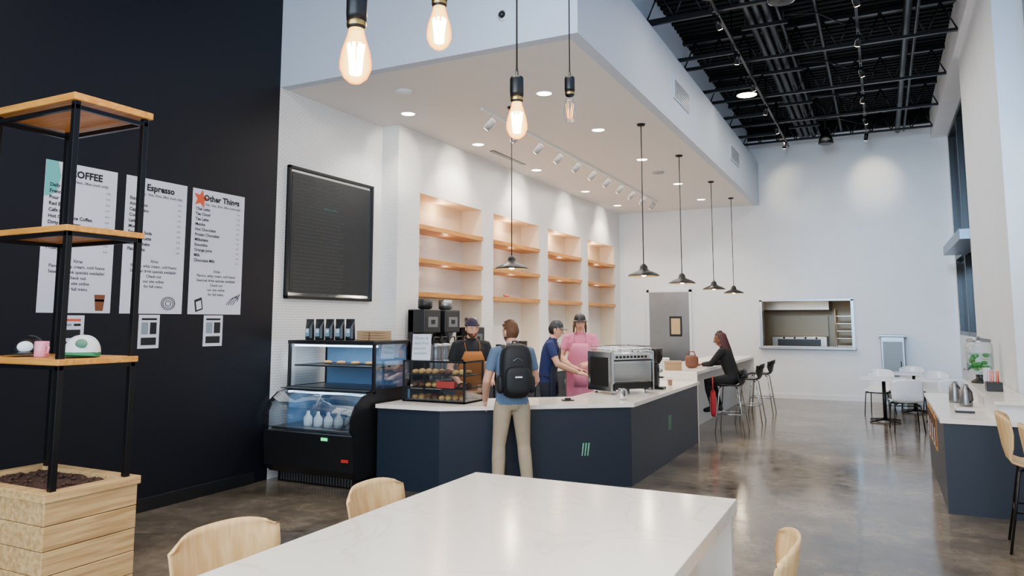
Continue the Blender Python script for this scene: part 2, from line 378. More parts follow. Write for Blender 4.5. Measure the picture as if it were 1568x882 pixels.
# ------------------------------------------------------------------ kitchen behind pass-through
M_KW = mat('kitchen_wall', '9a8768', .4, .2); M_KS = mat('kitchen_steel', '99938a', .3, .9)
b = MB(); b.box(-3.2, .3, 20.4, 20.5, 0, 3, M_KW); b.box(-3.3, -3.2, 18.05, 20.5, 0, 3, M_KW); b.box(.3, .4, 18.05, 20.5, 0, 3, M_KW); b.box(-3.3, .4, 18.05, 20.5, 3, 3.1, M_KW)
b.build('wall_kitchen')
b = MB(); b.box(-2.8, -1.1, 19.3, 20.38, 1.98, 2.6, M_KS, .02); b.box(-2.5, -1.2, 19.7, 20.38, .0, 1.35, M_KS, .02); b.box(-2.5, -1.2, 20.2, 20.38, 1.35, 1.85, M_KW); b.box(-2.35, -1.35, 19.68, 19.7, .95, 1.28, M_BLKP)
for k in range(4): b.cyl((-2.2+k*.25, 19.67, 1.31), (-2.2+k*.25, 19.7, 1.31), .025, M_BLKP, n=10)
b.build('kitchen_range_hood')
b = MB()
for x in (-.95, -.35):
    for y in (18.7, 19.3): b.cyl((x, y, 0), (x, y, 2.0), .018, M_KS, n=8)
for k in range(10): b.box(-.95, -.35, 18.7, 19.3, .3+k*.17, .315+k*.17, M_KS)
b.build('sheet_pan_rack')
point((-1.6, 18.6, 2.7), 32, (1, .84, .58), .15)
b = MB(); W = M_STEEL
b.box(-2.5, -.53, YF-.03, YF+.27, 2.17, 2.21, W); b.box(-2.5, -2.44, YF-.03, YF+.27, 1.14, 2.2, W); b.box(-.59, -.53, YF-.03, YF+.27, 1.14, 2.2, W); b.box(-2.52, -.51, YF-.14, YF+.3, 1.1, 1.15, W, .008)
b.build('pass_through_frame')
M_DOOR = mat('door_steel', '9a9fa2', .28, 1, noise=.15, nscale=1.5)
b = MB(); D0, D1 = -5.07, -4.1
b.box(D0, D1, YF-.05, YF-.001, 0, 2.42, M_DOOR, .004); b.box(D0-.06, D0, YF-.07, YF-.001, 0, 2.48, M_WHITEP); b.box(D1, D1+.06, YF-.07, YF-.001, 0, 2.48, M_WHITEP); b.box(D0-.06, D1+.06, YF-.07, YF-.001, 2.42, 2.48, M_WHITEP)
b.box(-4.58, -4.28, YF-.065, YF-.05, 1.36, 1.84, M_BLKP, .01); b.box(-4.54, -4.32, YF-.07, YF-.06, 1.41, 1.79, mat('door_pane', 'b89a70', .2, em='d8b98a', ems=.25), .01)
b.box(-4.95, -4.2, YF-.06, YF-.05, .1, .35, M_CHROME)
b.build('door_1')
b = MB(); b.box(-.04, .4, 17.3, 17.75, 0, 1.4, M_STEEL, .01); b.box(-.08, .44, 17.26, 17.78, 1.4, 1.44, M_STEEL, .005); b.box(0, .36, 17.285, 17.3, .1, 1.3, mat('grey_panel', '7d878c', .4), .004); b.cyl((.32, 17.27, .6), (.32, 17.27, .9), .008, M_BLK)
b.build('steel_cabinet')

# ------------------------------------------------------------------ service counter
out = [(-4.78, 6.45), (-4.05, 6.5), (-2.42, 7.7), (-2.42, 10.85)]
inn = [(-3.2, 10.85), (-3.2, 8.05), (-4.15, 7.28), (-4.78, 7.2)]
b = MB(); b.prism(out+inn, 0, .82, M_NAVY)
over = [(-4.78, 6.41), (-4.03, 6.46), (-2.38, 7.68), (-2.38, 10.85), (-3.23, 10.85), (-3.23, 8.04), (-4.16, 7.31), (-4.78, 7.24)]
b.prism(over, .82, .86, M_QUARTZ)
M_MARK = mat('green_mark', '6fae8c', .5)
d = V((1.63, 1.2, 0)).normalized(); n = V((d.y, -d.x, 0))
T = axes(V((-2.86, 7.376, .33))+n*.004, d, V((0, 0, 1)), n)
for k in range(3): b.add([(k*.03, 0, 0), (k*.03+.012, 0, 0), (k*.03+.03, .13, 0), (k*.03+.014, .13, 0)], [(0, 1, 2, 3)], M_MARK, False, T)
T = axes(V((-2.416, 9.2, .38)), V((0, 1, 0)), V((0, 0, 1)), V((1, 0, 0)))
for k in range(3): b.add([(k*.05, 0, 0), (k*.05+.02, 0, 0), (k*.05+.04, .18, 0), (k*.05+.015, .18, 0)], [(0, 1, 2, 3)], M_MARK, False, T)
b.build('service_counter')
b = MB(); b.box(-3.25, -2.42, 10.86, 16.2, .95, 1.0, M_QUARTZ, .004); b.box(-3.25, -2.42, 10.86, 10.91, 0, .95, M_QUARTZ); b.box(-3.25, -2.42, 16.15, 16.2, 0, .95, M_QUARTZ); b.box(-3.2, -2.8, 10.91, 16.15, 0, .95, M_WHITE)
b.build('quartz_bar_counter')

# ------------------------------------------------------------------ refrigerated display case
M_GL2 = glass_mat('case_glass', (.93, .97, 1), .25)
M_CINT = mat('case_interior', '6f98bc', .4); M_LED = mat('case_led', 'ffffff', .5, em='cfe8ff', ems=9)
b = MB(); x0, x1 = -6.02, -4.82
prof = [(6.12, .56), (6.07, .62), (6.08, .74), (6.15, .86), (6.28, .95), (6.45, .98)]
TX = axes(V((0, 0, 0)), V((0, 1, 0)), V((0, 0, 1)), V((1, 0, 0)))
b.prism([(6.2, .12), (6.12, .2), (6.09, .56), (7.1, .56), (7.1, .12)], x0, x1, M_BLKP, TX)
b.box(x0+.05, x1-.05, 6.28, 7.05, 0, .12, M_BLK)
for k in range(26): b.box(x0+.1+k*.038, x0+.12+k*.038, 6.265, 6.28, .02, .12, M_STEEL)
b.prism([(6.45, .56), (6.45, .98), (7.1, .98), (7.1, .56)], x0, x0+.02, M_CINT, TX)
b.box(x0, x1, 7.06, 7.1, .56, 1.5, M_CINT); b.box(x0, x1, 7.1, 7.11, .12, 1.5, M_BLKP)
for s in (x0, x1-.03):
    for p, q in zip(prof, prof[1:]): b.prism([(p[0], p[1]), (q[0], q[1]), (q[0]+.03, q[1]-.035), (p[0]+.04, p[1]-.01)], s, s+.03, M_BLKP, TX)
b.prism(prof+[(7.1, .98), (7.1, .56)], x1-.012, x1-.002, M_BLKP, TX)
b.sheet([[(x, p[0], p[1]) for x in (x0+.03, x1-.03)] for p in prof], .006, M_GL2)
b.box(x0, x1, 6.42, 6.46, .96, 1.0, M_BLKP); b.box(x0, x1, 6.42, 7.1, 1.47, 1.51, M_BLKP, .004)
for x in (x0, x1-.03): b.box(x, x+.03, 6.43, 6.46, 1.0, 1.48, M_BLKP); b.box(x, x+.03, 7.06, 7.1, 1.0, 1.48, M_BLKP); b.box(x, x+.03, 6.45, 7.1, .96, 1.0, M_BLKP)
b.box(x0+.03, x1-.03, 6.44, 6.446, 1.0, 1.47, M_GL2); b.box(x1-.012, x1-.006, 6.46, 7.06, 1.0, 1.47, M_GL2)
b.box(x0+.03, x1-.03, 6.5, 6.53, 1.44, 1.46, M_LED); b.box(x0+.03, x1-.03, 6.42, 6.45, .93, .95, M_LED)
b.box(x0+.03, x1-.03, 6.5, 7.05, 1.22, 1.235, M_BLKP); b.box(x0+.03, x1-.03, 6.3, 7.05, .985, .995, M_STEEL); b.box(x0+.03, x1-.03, 6.18, 7.05, .57, .59, M_STEEL); b.box(x0+.03, x1-.03, 6.4, 7.05, .76, .768, M_GL2)
M_CAP = mat('bottle_body', 'e7edf0', .2)
for k in range(5):
    b.lathe([(0, 0), (.045, 0), (.048, .03), (.048, .09), (.02, .13), (.016, .16), (0, .16)], M_CAP, 12, (x0+.38+k*.14, 6.36, .59))
for k in range(4):
    b.sup((x0+.3+k*.2, 6.75, 1.255), (.06, .05, .02), mat('pastry', 'c08a4e', .6)); 
b.box(x0+.45, x0+.8, 6.6, 6.9, 1.237, 1.245, M_BLKP)
b.box(x1-.14, x1-.05, 6.095, 6.1, .3, .33, mat('red_label', 'c0302a', .5)); b.box(x0+.8, x0+.88, 6.085, 6.1, .5, .53, mat('green_led', '30c070', .5, em='30ff90', ems=1.5))
b.build('refrigerated_display_case')
area((-5.42, 6.7, 1.43), (-5.42, 6.7, 0), 1.0, .3, 5, (.8, .9, 1)); area((-5.42, 6.6, .94), (-5.42, 6.5, 0), 1.0, .25, 3, (.8, .9, 1))
M_BAG = mat('coffee_bag', '15181c', .35); M_LBL = mat('bag_label', '6f9bb0', .5)
for k in range(5):
    b = MB()
    b.loft([((0, 0, 0), (.055, 0, 0), (0, .035, 0)), ((0, 0, .02), (.062, 0, 0), (0, .04, 0)), ((0, 0, .15), (.058, 0, 0), (0, .035, 0)), ((0, 0, .21), (.06, 0, 0), (0, .008, 0)), ((0, 0, .235), (.06, 0, 0), (0, .005, 0))], M_BAG, 12, False)
    b.box(-.03, .03, -.043, -.04, .04, .13, M_LBL); b.box(-.02, .02, -.0435, -.043, .08, .12, M_PAPER)
    b.build('coffee_bag', (-5.88+k*.145, 6.62, 1.511), random.uniform(-.1, .1))
M_KRAFT = mat('kraft_paper', 'a98a64', .7)
for k, (x, w) in enumerate(((-5.13, .16), (-4.96, .15))):
    b = MB()
    for j in range(4): b.box(-w/2, w/2, -.1, .1, j*.027, j*.027+.024, M_KRAFT, .003)
    b.build('pastry_box_stack', (x, 6.72, 1.511), .05*k)
b = MB(); x0, x1, y0, y1, z0, z1 = -4.7, -3.92, 6.78, 7.2, .861, 1.3
for x in (x0, x1-.02):
    for y in (y0, y1-.02): b.box(x, x+.02, y, y+.02, z0, z1, M_BLKP)
for z in (z0, z1-.02):
    b.box(x0, x1, y0, y0+.02, z, z+.02, M_BLKP); b.box(x0, x1, y1-.02, y1, z, z+.02, M_BLKP); b.box(x0, x0+.02, y0, y1, z, z+.02, M_BLKP); b.box(x1-.02, x1, y0, y1, z, z+.02, M_BLKP)
b.box(x0, x1, y0, y1, z0+.005, z0+.015, M_BLKP)
b.box(x0+.02, x1-.02, y0+.004, y0+.008, z0, z1, M_GL2); b.box(x1-.008, x1-.004, y0, y1, z0, z1, M_GL2); b.box(x0, x1, y0, y1, z1-.004, z1, M_GL2)
for z in (.14, .28): b.box(x0+.02, x1-.02, y0+.05, y1-.02, z0+z, z0+z+.008, M_BLKP)
pc = [mat('pastry', 'c08a4e', .6), mat('muffin_brown', '6b3d22', .7), mat('danish_gold', 'd9a45a', .6)]
for z in (.015, .148, .288):
    for k in range(8):
        for j in range(2): b.sup((x0+.09+k*.085, y0+.12+j*.13, z0+z+.025), (.036, .045, .026), pc[(k//2+int(z*30)) % 3], nu=10, nv=6)
b.box(x0+.4, x0+.62, y0+.05, y0+.11, z0+.15, z0+.22, mat('red_box', 'c63a2e', .5), .004)
b.build('bakery_display_case')
b = MB(); T = TR((0, 0, .0), 0, -.12); b.box(-.11, .11, 0, .006, 0, .28, M_PAPER, T=T)
T2 = TR((0, -.001, 0), 0, -.12)@axes(V((0, 0, 0)), V((1, 0, 0)), V((0, 0, 1)), V((0, -1, 0)))
for k, t in enumerate(('Gluten &', 'dairy free', 'pastries', 'available!')): b.text(t, .045, mat('green_marker', '3d8a5c', .6), T2@Matrix.Translation((-.09, .22-k*.055, 0)))
b.build('paper_sign', (-4.6, 6.98, 1.3), .2)

# ------------------------------------------------------------------ espresso machine etc
b = MB(); M_PNL = mat('mirror_panel', 'aab2b6', .14, .9); b.M = Matrix.Scale(.9, 4)
b.box(-.3, .3, -.24, .24, .06, .12, M_BLKP, .01); b.box(-.33, .33, .02, .255, .12, .5, M_CHROME, .03)
b.box(-.34, .34, -.26, .26, .42, .54, M_CHROME, .03); b.box(-.36, -.33, -.27, .27, .03, .56, M_CHROME, .012); b.box(.33, .36, -.27, .27, .03, .56, M_CHROME, .012)
b.box(-.363, -.36, -.2, .2, .1, .48, M_BLKP, .001); b.box(.36, .363, -.2, .2, .1, .48, M_BLKP, .001)
b.box(-.31, .31, .256, .264, .17, .4, M_PNL, .004); b.box(-.31, .31, .256, .262, .08, .15, M_BLKP, .003); b.box(-.31, .31, .262, .268, .43, .45, M_BLKP)
for k in range(9): b.box(-.24+k*.06, -.2+k*.06, .256, .262, .47, .5, M_BLKP)
for x in (-.27, .27):
    for y in (-.2, .2): b.cyl((x, y, 0), (x, y, .06), .025, M_CHROME)
for x in (-.17, .03):
    b.cyl((x, -.14, .42), (x, -.14, .33), .04, M_CHROME); b.cyl((x, -.14, .34), (x, -.14, .31), .045, M_CHROME); b.tube([(x, -.14, .32), (x, -.22, .32), (x, -.33, .3)], [.012, .014, .016], M_BLKP)
b.tube([(.25, -.2, .45), (.27, -.27, .35), (.26, -.25, .18)], .007, M_CHROME); b.tube([(-.27, -.2, .45), (-.29, -.27, .35), (-.28, -.25, .18)], .007, M_CHROME)
for k in range(9): b.box(-.28+k*.063, -.25+k*.063, -.22, 0, .12, .125, M_CHROME)
for z in (.58, .62): b.tube([(-.32, -.24, z), (.32, -.24, z), (.32, .25, z), (-.32, .25, z), (-.32, -.24, z)], .006, M_CHROME, 8)
for sx in (-.32, .32):
    for sy in (-.24, .25): b.cyl((sx, sy, .53), (sx, sy, .62), .006, M_CHROME, n=8)
for k in range(6):
    for j in range(3): b.lathe([(.02, 0), (.035, .02), (.04, .06), (.037, .06), (.03, .02)], M_WHITEP, 12, (-.25+k*.1, -.13+j*.13, .54))
b.build('espresso_machine', (-2.88, 8.78, .861), -PI/2-.6)
def grinder(loc, rz=0):
    b = MB(); b.box(-.08, .08, -.11, .1, 0, .03, M_BLK, .008); b.box(-.07, .07, -.03, .1, .03, .32, M_BLK, .02)
    b.lathe([(.05, .32), (.085, .38), (.09, .5), (.09, .51), (0, .51)], mat('hopper_smoke', '2c2622', .15), 18); b.cyl((0, -.08, .22), (0, -.02, .26), .025, M_CHROME); b.box(-.03, .03, -.1, -.03, .14, .16, M_CHROME)
    return b.build('coffee_grinder', loc, rz)
grinder((-2.62, 9.42, .861), PI/2); grinder((-5.45, 11.0, .881), PI/2); grinder((-5.45, 14.3, .881), PI/2); grinder((-5.45, 14.75, .881), PI/2); grinder((-5.45, 11.35, .881), PI/2)
b = MB()
for j in range(6): b.box(-.12+random.uniform(-.01, .01), .12, -.1, .1+random.uniform(-.01, .01), j*.028, j*.028+.026, M_WHITEP, .01)
b.build('folded_towel_stack', (-3.03, 11.2, 1.001), .3)
b = MB(); b.box(-.12, .12, -.09, .09, 0, .13, M_KRAFT, .004); b.box(-.125, .125, -.095, .095, .1, .135, M_KRAFT, .004); b.build('cardboard_box', (-2.8, 11.0, 1.001), .3)
b = MB(); b.lathe([(0, 0), (.03, 0), (.042, .11), (.044, .115), (.04, .11), (.029, .005)], M_GLASS, 16); b.lathe([(0, .005), (.028, .005), (.037, .08), (0, .08)], mat('iced_coffee', '8a5a36', .3), 16); b.build('iced_coffee_cup', (-2.58, 9.95, .861))
b = MB(); b.lathe([(0, 0), (.04, 0), (.045, .02), (.04, .1), (.042, .12), (.038, .12), (.036, .02)], M_CHROME, 16); b.tube([(.04, 0, .03), (.075, 0, .05), (.07, 0, .1), (.04, 0, .11)], .005, M_CHROME, 8); b.build('milk_pitcher', (-2.6, 7.95, .861), 1)
b = MB(); b.box(-.06, .06, -.045, .045, 0, .012, M_BLKP, .004); b.box(-.03, .03, -.02, .02, .012, .03, M_BLKP, .004); b.build('card_reader', (-3.1, 7.6, .861), .8)
b = MB(); b.box(-.09, .09, -.07, .07, 0, .015, M_WHITEP, .004); b.box(-.015, .015, -.01, .01, .015, .12, M_WHITEP); b.box(-.13, .13, -.01, .01, 0, .19, M_BLKP, .005, TR((0, 0, .08), 0, -.3)); b.build('point_of_sale_tablet', (-3.62, 7.35, .861), 2.5)
def dispenser(loc):
    b = MB(); b.M = Matrix.Scale(1.25, 4); b.cyl((0, 0, 0), (0, 0, .06), .085, M_BLKP); b.lathe([(.07, .06), (.075, .09), (.075, .34), (.07, .38), (.073, .4), (.073, .43), (0, .44)], M_STEEL, 20)
    b.cyl((.07, 0, .12), (.13, 0, .12), .015, M_BLKP); b.cyl((.12, 0, .15), (.12, 0, .07), .012, M_BLKP); b.tube([(0, -.07, .42), (0, -.05, .5), (0, .05, .5), (0, .07, .42)], .008, M_BLKP, 8)
    b.build('coffee_dispenser', loc)
for k in range(6): dispenser((-5.33, 8.46+k*.2, .881))
for k, y in enumerate((8.62, 9.15, 9.9)):
    b = MB(); h = 1.0 if k < 2 else .75
    b.box(-.15, .13, -.2, .2, 0, .05, M_BLKP, .01); b.box(-.15, -.05, -.2, .2, .05, h, M_BLKP, .01); b.box(-.15, .13, -.2, .2, h-.32, h, M_BLKP, .015); b.lathe([(.05, h-.42), (.085, h-.32)], M_STEEL, c=(.04, 0, 0)); b.lathe([(.06, h), (.1, h+.02), (.1, h+.14), (0, h+.15)], M_STEEL if k else M_BLKP, 18)
    b.box(.13, .134, -.12, .12, h-.24, h-.1, M_STEEL); b.box(.134, .136, -.05, .05, h-.2, h-.14, M_INK)
    b.build('coffee_brewer', (-5.62, y, .881))
b = MB()
for j in range(9): b.lathe([(.035, 0), (.045, .08), (.047, .085)], M_BLKP, 14, (0, 0, j*.05))
for j in range(8): b.lathe([(.035, 0), (.045, .08), (.047, .085)], M_PAPER, 14, (0, .11, j*.05))
b.build('paper_cup_stack', (-5.3, 10.2, .881))
b = MB(); b.box(-.02, .02, -.2, .2, .12, .4, M_BLKP, .006); b.cyl((0, 0, 0.01), (0, 0, .13), .02, M_BLKP); b.box(-.08, .08, -.1, .1, 0, .02, M_BLKP); b.build('order_screen', (-5.35, 10.62, .881))
b = MB(); M_PB = mat('pink_box', 'd98d86', .5); b.box(-.06, .06, -.12, .12, 0, .012, M_PB); b.sup((0, 0, .04), (.05, .1, .03), M_PB); b.build('pink_pastry_tray', (-5.95, 11.75, 2.136))
for k, y in enumerate((16.0, 16.5)):
    b = MB(); b.lathe([(0, 0), (.04, 0), (.05, .1), (.03, .16), (.03, .2), (0, .2)], M_BLKP if k else M_STEEL, 16); b.tube([(.045, 0, .04), (.08, 0, .08), (.04, 0, .14)], .006, M_BLKP, 8); b.build('kettle', (-5.4, y, .881))

# ------------------------------------------------------------------ pendants
def pendant(loc, zs):
    b = MB()
    b.lathe([(.212, 0), (.21, .012), (.19, .03), (.12, .062), (.075, .08), (.055, .1), (.05, .13), (.03, .16), (.012, .17), (0, .17)], M_BLK, 36)
    b.lathe([(.209, 0), (.185, .024), (.115, .055), (.05, .075), (0, .08)], mat('shade_inside', '6b5a3e', .4), 36)
    b.lathe([(0, -.005), (.03, .005), (.04, .03), (.03, .06), (.018, .08)], mat('pendant_bulb', 'fff2d8', .4, em='ffd9a0', ems=25), 16)
    b.cyl((0, 0, .16), (0, 0, ZS-zs), .007, M_CORD, n=8); b.lathe([(0, ZS-zs-.03), (.05, ZS-zs-.025), (.062, ZS-zs)], M_BLK, 20)
    b.build('dome_pendant_lamp', (loc[0], loc[1], zs)); point((loc[0], loc[1], zs-.06), 12, (1, .82, .6), .04)
for p, z in (((-4.06, 8.16), 2.36), ((-2.83, 9.67), 2.32), ((-2.83, 11.81), 2.32), ((-2.83, 14.34), 2.32), ((-2.83, 16.47), 2.32)): pendant(p, z)
def bulb_glow():
    m = bpy.data.materials.new('lit_bulb_glass'); m.use_nodes = True; nt = m.node_tree; nt.nodes.clear(); L = nt.links.new
    o = nt.nodes.new('ShaderNodeOutputMaterial'); t = nt.nodes.new('ShaderNodeBsdfTransparent'); e = nt.nodes.new('ShaderNodeEmission'); mx = nt.nodes.new('ShaderNodeMixShader')
    lw = nt.nodes.new('ShaderNodeLayerWeight'); lw.inputs['Blend'].default_value = .5
    r = nt.nodes.new('ShaderNodeValToRGB'); r.color_ramp.elements[0].color = hexc('ffd070'); r.color_ramp.elements[0].position = .15; r.color_ramp.elements[1].color = hexc('d8700c'); r.color_ramp.elements[1].position = .85
    L(lw.outputs['Facing'], r.inputs['Fac']); L(r.outputs[0], e.inputs['Color']); e.inputs['Strength'].default_value = 7; mx.inputs[0].default_value = .7
    L(t.outputs[0], mx.inputs[1]); L(e.outputs[0], mx.inputs[2]); L(mx.outputs[0], o.inputs[0]); return m
M_GLOW = bulb_glow()
def edison(loc, lit):
    x, y, z = loc; b = MB()
    prof = [(0, -.062), (.012, -.06), (.024, -.05), (.032, -.032), (.0325, -.018), (.029, .005), (.021, .03), (.016, .048), (.0155, .056)]
    b.lathe(prof, M_GLOW if lit else M_GLASS, 28)
    fm = mat('filament_hot', 'ffd070', .5, em='ffe6b0', ems=120) if lit else mat('filament_dim', 'ffb050', .5, em='ffa040', ems=6)
    for k in range(8 if lit else 6):
        a = k*PI/(4 if lit else 3); b.cyl((.009*math.cos(a), .009*math.sin(a), -.042), (.016*math.cos(a+.4), .016*math.sin(a+.4), .02), .0036 if lit else .0008, fm, n=6)
    b.cyl((0, 0, .055), (0, 0, -.02), .003, M_GLASS, n=8)
    b.lathe([(.0155, .052), (.019, .056), (.019, .07), (.0205, .07), (.0215, .085), (.0215, .125), (.019, .132), (.006, .136), (.0035, .16)], M_BLK, 24)
    b.lathe([(.0195, .058), (.0205, .062), (.0195, .068)], mat('brass', 'a98a50', .3, 1), 24)
    b.cyl((0, 0, .14), (0, 0, ZC+.08-z), .003, M_CORD, n=8)
    b.build('edison_bulb_pendant', loc)
    if lit: point((x, y, z-.01), 16, (1, .76, .48), .03)
edison((-.935, 1.165, 2.262), True); edison((-.985, 1.56, 2.475), True); edison((-.97, 1.985, 2.335), True); edison((-1.1, 2.745, 2.585), False)

# ------------------------------------------------------------------ posters, blackboard
M_TEAL = mat('teal_art', '5fb3ae', .6); M_ORG = mat('orange_art', 'e0552e', .6); M_BRN = mat('brown_art', '7a4526', .6)
def wallT(y, z, dx=0): return axes(V((XL+.004+dx, y, z)), V((0, 1, 0)), V((0, 0, 1)), V((1, 0, 0)))
def poster(name, y0, y1, z0, z1, title, sub, items, extra, art=None):
    b = MB(); b.box(XL+.0005, XL+.003, y0, y1, z0, z1, M_PAPER); w = y1-y0
    if art: art(b, y0, y1, z0, z1)
    b.text(title, .085, M_INK, wallT((y0+y1)/2+.03, z1-.11, .003), 'CENTER', .0028)
    b.text(sub, .034, M_INK, wallT((y0+y1)/2+.04, z1-.16, .003), 'CENTER', .0003)
    for k, it in enumerate(items):
        z = z1-.215-k*.052; b.text(it, .042, M_INK, wallT(y0+.04, z, .003), 'LEFT', .0009); b.text('4.50', .024, M_INK, wallT(y1-.1, z))
    z = z1-.215-len(items)*.052-.05
    for k, t in enumerate(extra): b.text(t, .038, M_INK, wallT((y0+y1)/2, z-k*.047), 'CENTER', .0008)
    b.build(name)
def pl(b, pts, m, y, z): b.add([(p[0], p[1], 0) for p in pts], [tuple(range(len(pts)))], m, False, wallT(y, z, .001))
def ringart(b, y, z, r, m):
    for rr in (r, r*.75, r*.4): b.tube([(XL+.006, y+rr*math.cos(a*PI/12), z+.8*rr*math.sin(a*PI/12)) for a in range(25)], .003, m, 6)
def art1(b, y0, y1, z0, z1):
    pl(b, [(0, 0), (.1, 0), (.13, -.12), (.1, -.26), (.02, -.3), (0, -.3)], M_TEAL, y0, z1)
    pl(b, [(0, 0), (.07, 0), (.085, .14), (-.015, .14)], M_BRN, y1-.14, z0+.02); pl(b, [(0, 0), (.1, 0), (.1, .02), (0, .02)], M_PAPER, y1-.155, z0+.1)
def art2(b, y0, y1, z0, z1): ringart(b, y1-.16, z0+.1, .075, M_INK)
def art3(b, y0, y1, z0, z1):
    pts = [((.1 if k % 2 == 0 else .045)*math.sin(k*PI/5+.2), (.1 if k % 2 == 0 else .045)*math.cos(k*PI/5+.2)) for k in range(10)]
    b.add([(0, 0, 0)]+[(p[0], p[1], 0) for p in pts], [(0, 1+k, 1+(k+1) % 10) for k in range(10)], M_ORG, False, wallT(y0+.1, z1-.1, .0005))
    for k in range(4): b.tube([(XL+.006, y1-.2+.03*k, z0+.1), (XL+.006, y1-.14+.04*k, z0+.16+.02*k), (XL+.006, y1-.05, z0+.2-.02*k)], .003, M_INK, 6)
    pl(b, [(0, 0), (.09, .03), (.07, .15), (-.02, .12)], M_INK, y0+.09, z0+.02); b.add([(0, 0, 0), (.06, .02, 0), (.045, .1, 0), (-.015, .08, 0)], [(0, 1, 2, 3)], M_PAPER, False, wallT(y0+.105, z0+.04, .002))
ex = ['Xtras', 'Flavors, whip cream, cold foams', 'Seasonal drink specials available!', 'Check out', 'our site online', 'for full menu']
poster('menu_poster', 3.65, 4.29, 1.79, 3.05, 'COFFEE', '12oz, 16oz, 24oz (iced only)', ['Daily Drip', 'French Press', 'Pour Over', 'Red Eye', 'Cafe au Lait', 'Hot Chocolate Coffee', 'Dirty Chai Brew', 'Cold Brew', 'Chocolate Cold Brew', 'Caramel Cold Brew', 'Frosty Brew'], ex, art1)
poster('menu_poster', 4.38, 5.04, 1.79, 3.05, 'Espresso', '12oz, 16oz, 20oz, 24oz (iced only)', ['Espresso', 'Americano', 'Cappuccino', 'Cortado', 'Latte', 'Mocha', 'Espresso Soda', 'Caramel Latte', 'Shaken Shake', 'Flat White'], ex, art2)
poster('menu_poster', 5.11, 5.78, 1.79, 3.05, 'Other Things', '12oz, 16oz, 20oz, 24oz (iced only)', ['Chai Latte', 'Tea Cloud', 'Tea Latte', 'Matcha', 'Hot Chocolate', 'Frozen Chocolate', 'Milkshake', 'Smoothie', 'Orange Juice', 'Milk', 'Chocolate Milk'], ex, art3)
for y0, y1, z0, z1 in ((3.86, 4.06, 1.55, 1.77), (4.58, 4.8, 1.47, 1.78), (5.31, 5.55, 1.47, 1.78)):
    b = MB(); b.box(XL+.0005, XL+.003, y0, y1, z0, z1, M_PAPER); b.box(XL+.003, XL+.004, y0+.03, y1-.03, z0+.03, z0+.1, M_INK)
    b.box(XL+.003, XL+.004, y0+.03, (y0+y1)/2-.01, z0+.13, z1-.07, mat('grey_art', '8a94a0', .6)); b.box(XL+.003, XL+.004, (y0+y1)/2+.01, y1-.03, z0+.13, z1-.07, M_INK)
    b.box(XL+.003, XL+.004, y0+.03, y1-.03, z1-.05, z1-.03, M_ORG if y0 < 4 else M_INK); b.build('paper_notice')
b = MB(); y0, y1, z0, z1 = 6.4, 8.0, 1.98, 3.53
b.box(XL+.0005, XL+.02, y0, y1, z0, z1, M_CHROME, .003)
M_LB = mat('letterboard', '14181b', .45, noise=.25, nscale=6); b.box(XL+.02, XL+.03, y0+.07, y1-.07, z0+.07, z1-.07, M_LB)
for s in ((y0, y0+.035, z0, z1), (y1-.035, y1, z0, z1), (y0, y1, z0, z0+.035), (y0, y1, z1-.035, z1)): b.box(XL+.001, XL+.045, s[0], s[1], s[2], s[3], M_BLK, .004)
M_LT = mat('board_letters', '42474a', .6)
words = 'roast bean origin washed natural honey citrus cocoa berry floral caramel nutty smooth bright body finish altitude harvest farm cup brew grind press filter slow morning'.split()
for k in range(30):
    ln = ''
    while len(ln) < 56: ln += random.choice(words)+' '
    b.text(ln[:60], .036, M_LT, wallT(y0+.12, z1-.14-k*.045, .028))
b.text('less is more', .05, mat('teal_board', '2f6f6a', .6), wallT(y0+.62, z1-.45, .03))
b.build('letter_board')

# ------------------------------------------------------------------ planter + shelf unit
b = MB(); px0, px1, py0, py1, zt = -5.22, -4.25, 2.66, 3.27, .75
for k in range(5):
    z0 = .02+k*.138; e = random.uniform(0, .004)
    b.box(px0+.03, px1-.015+e, py0+.015-e, py1-.015, z0, z0+.134, M_PLANTER, .004)
b.box(px0, px1, py0, py0+.09, zt-.05, zt, M_PLANTER, .004); b.box(px0, px1, py1-.09, py1, zt-.05, zt, M_PLANTER, .004)
b.box(px0, px0+.09, py0+.09, py1-.09, zt-.05, zt, M_PLANTER, .004); b.box(px1-.09, px1, py0+.09, py1-.09, zt-.05, zt, M_PLANTER, .004)
N = 24; vs = []; fs = []
for i in range(N+1):
    for j in range(N+1): vs.append((px0+.09+(px1-px0-.18)*i/N, py0+.09+(py1-py0-.18)*j/N, zt-.03+random.uniform(-.012, .012)))
for i in range(N):
    for j in range(N): a = i*(N+1)+j; fs.append((a, a+N+1, a+N+2, a+1))
b.add(vs, fs, M_SOIL, True)
for k in range(60): b.sup((random.uniform(px0+.12, px1-.12), random.uniform(py0+.12, py1-.12), zt-.02), (.02, .012, .01), M_SOIL, nu=6, nv=4)
b.build('wooden_planter_box')
b = MB(); fx0, fx1, fy0, fy1 = -5.11, -4.28, 2.71, 3.21; zt2 = 3.09; r = .018
for x in (fx0+r, fx1-r):
    for y in (fy0+r, fy1-r): b.box(x-r, x+r, y-r, y+r, .752, zt2-.045, M_BLK, .002)
for z in (1.5, 2.29, zt2-.045):
    zz = z-.05 if z < 3 else z-.035
    for y in (fy0+r, fy1-r): b.box(fx0, fx1, y-.013, y+.013, zz-.013, zz+.013, M_BLK)
    for x in (fx0+r, fx1-r): b.box(x-.013, x+.013, fy0, fy1, zz-.013, zz+.013, M_BLK)
for z in (1.5, 2.29): b.box(fx0-.01, fx1+.01, fy0-.01, fy1+.01, z-.037, z, M_OAKX, .004)
b.box(fx0-.02, fx1+.02, fy0-.02, fy1+.02, zt2-.045, zt2, M_OAKX, .005)
b.build('metal_display_shelf')
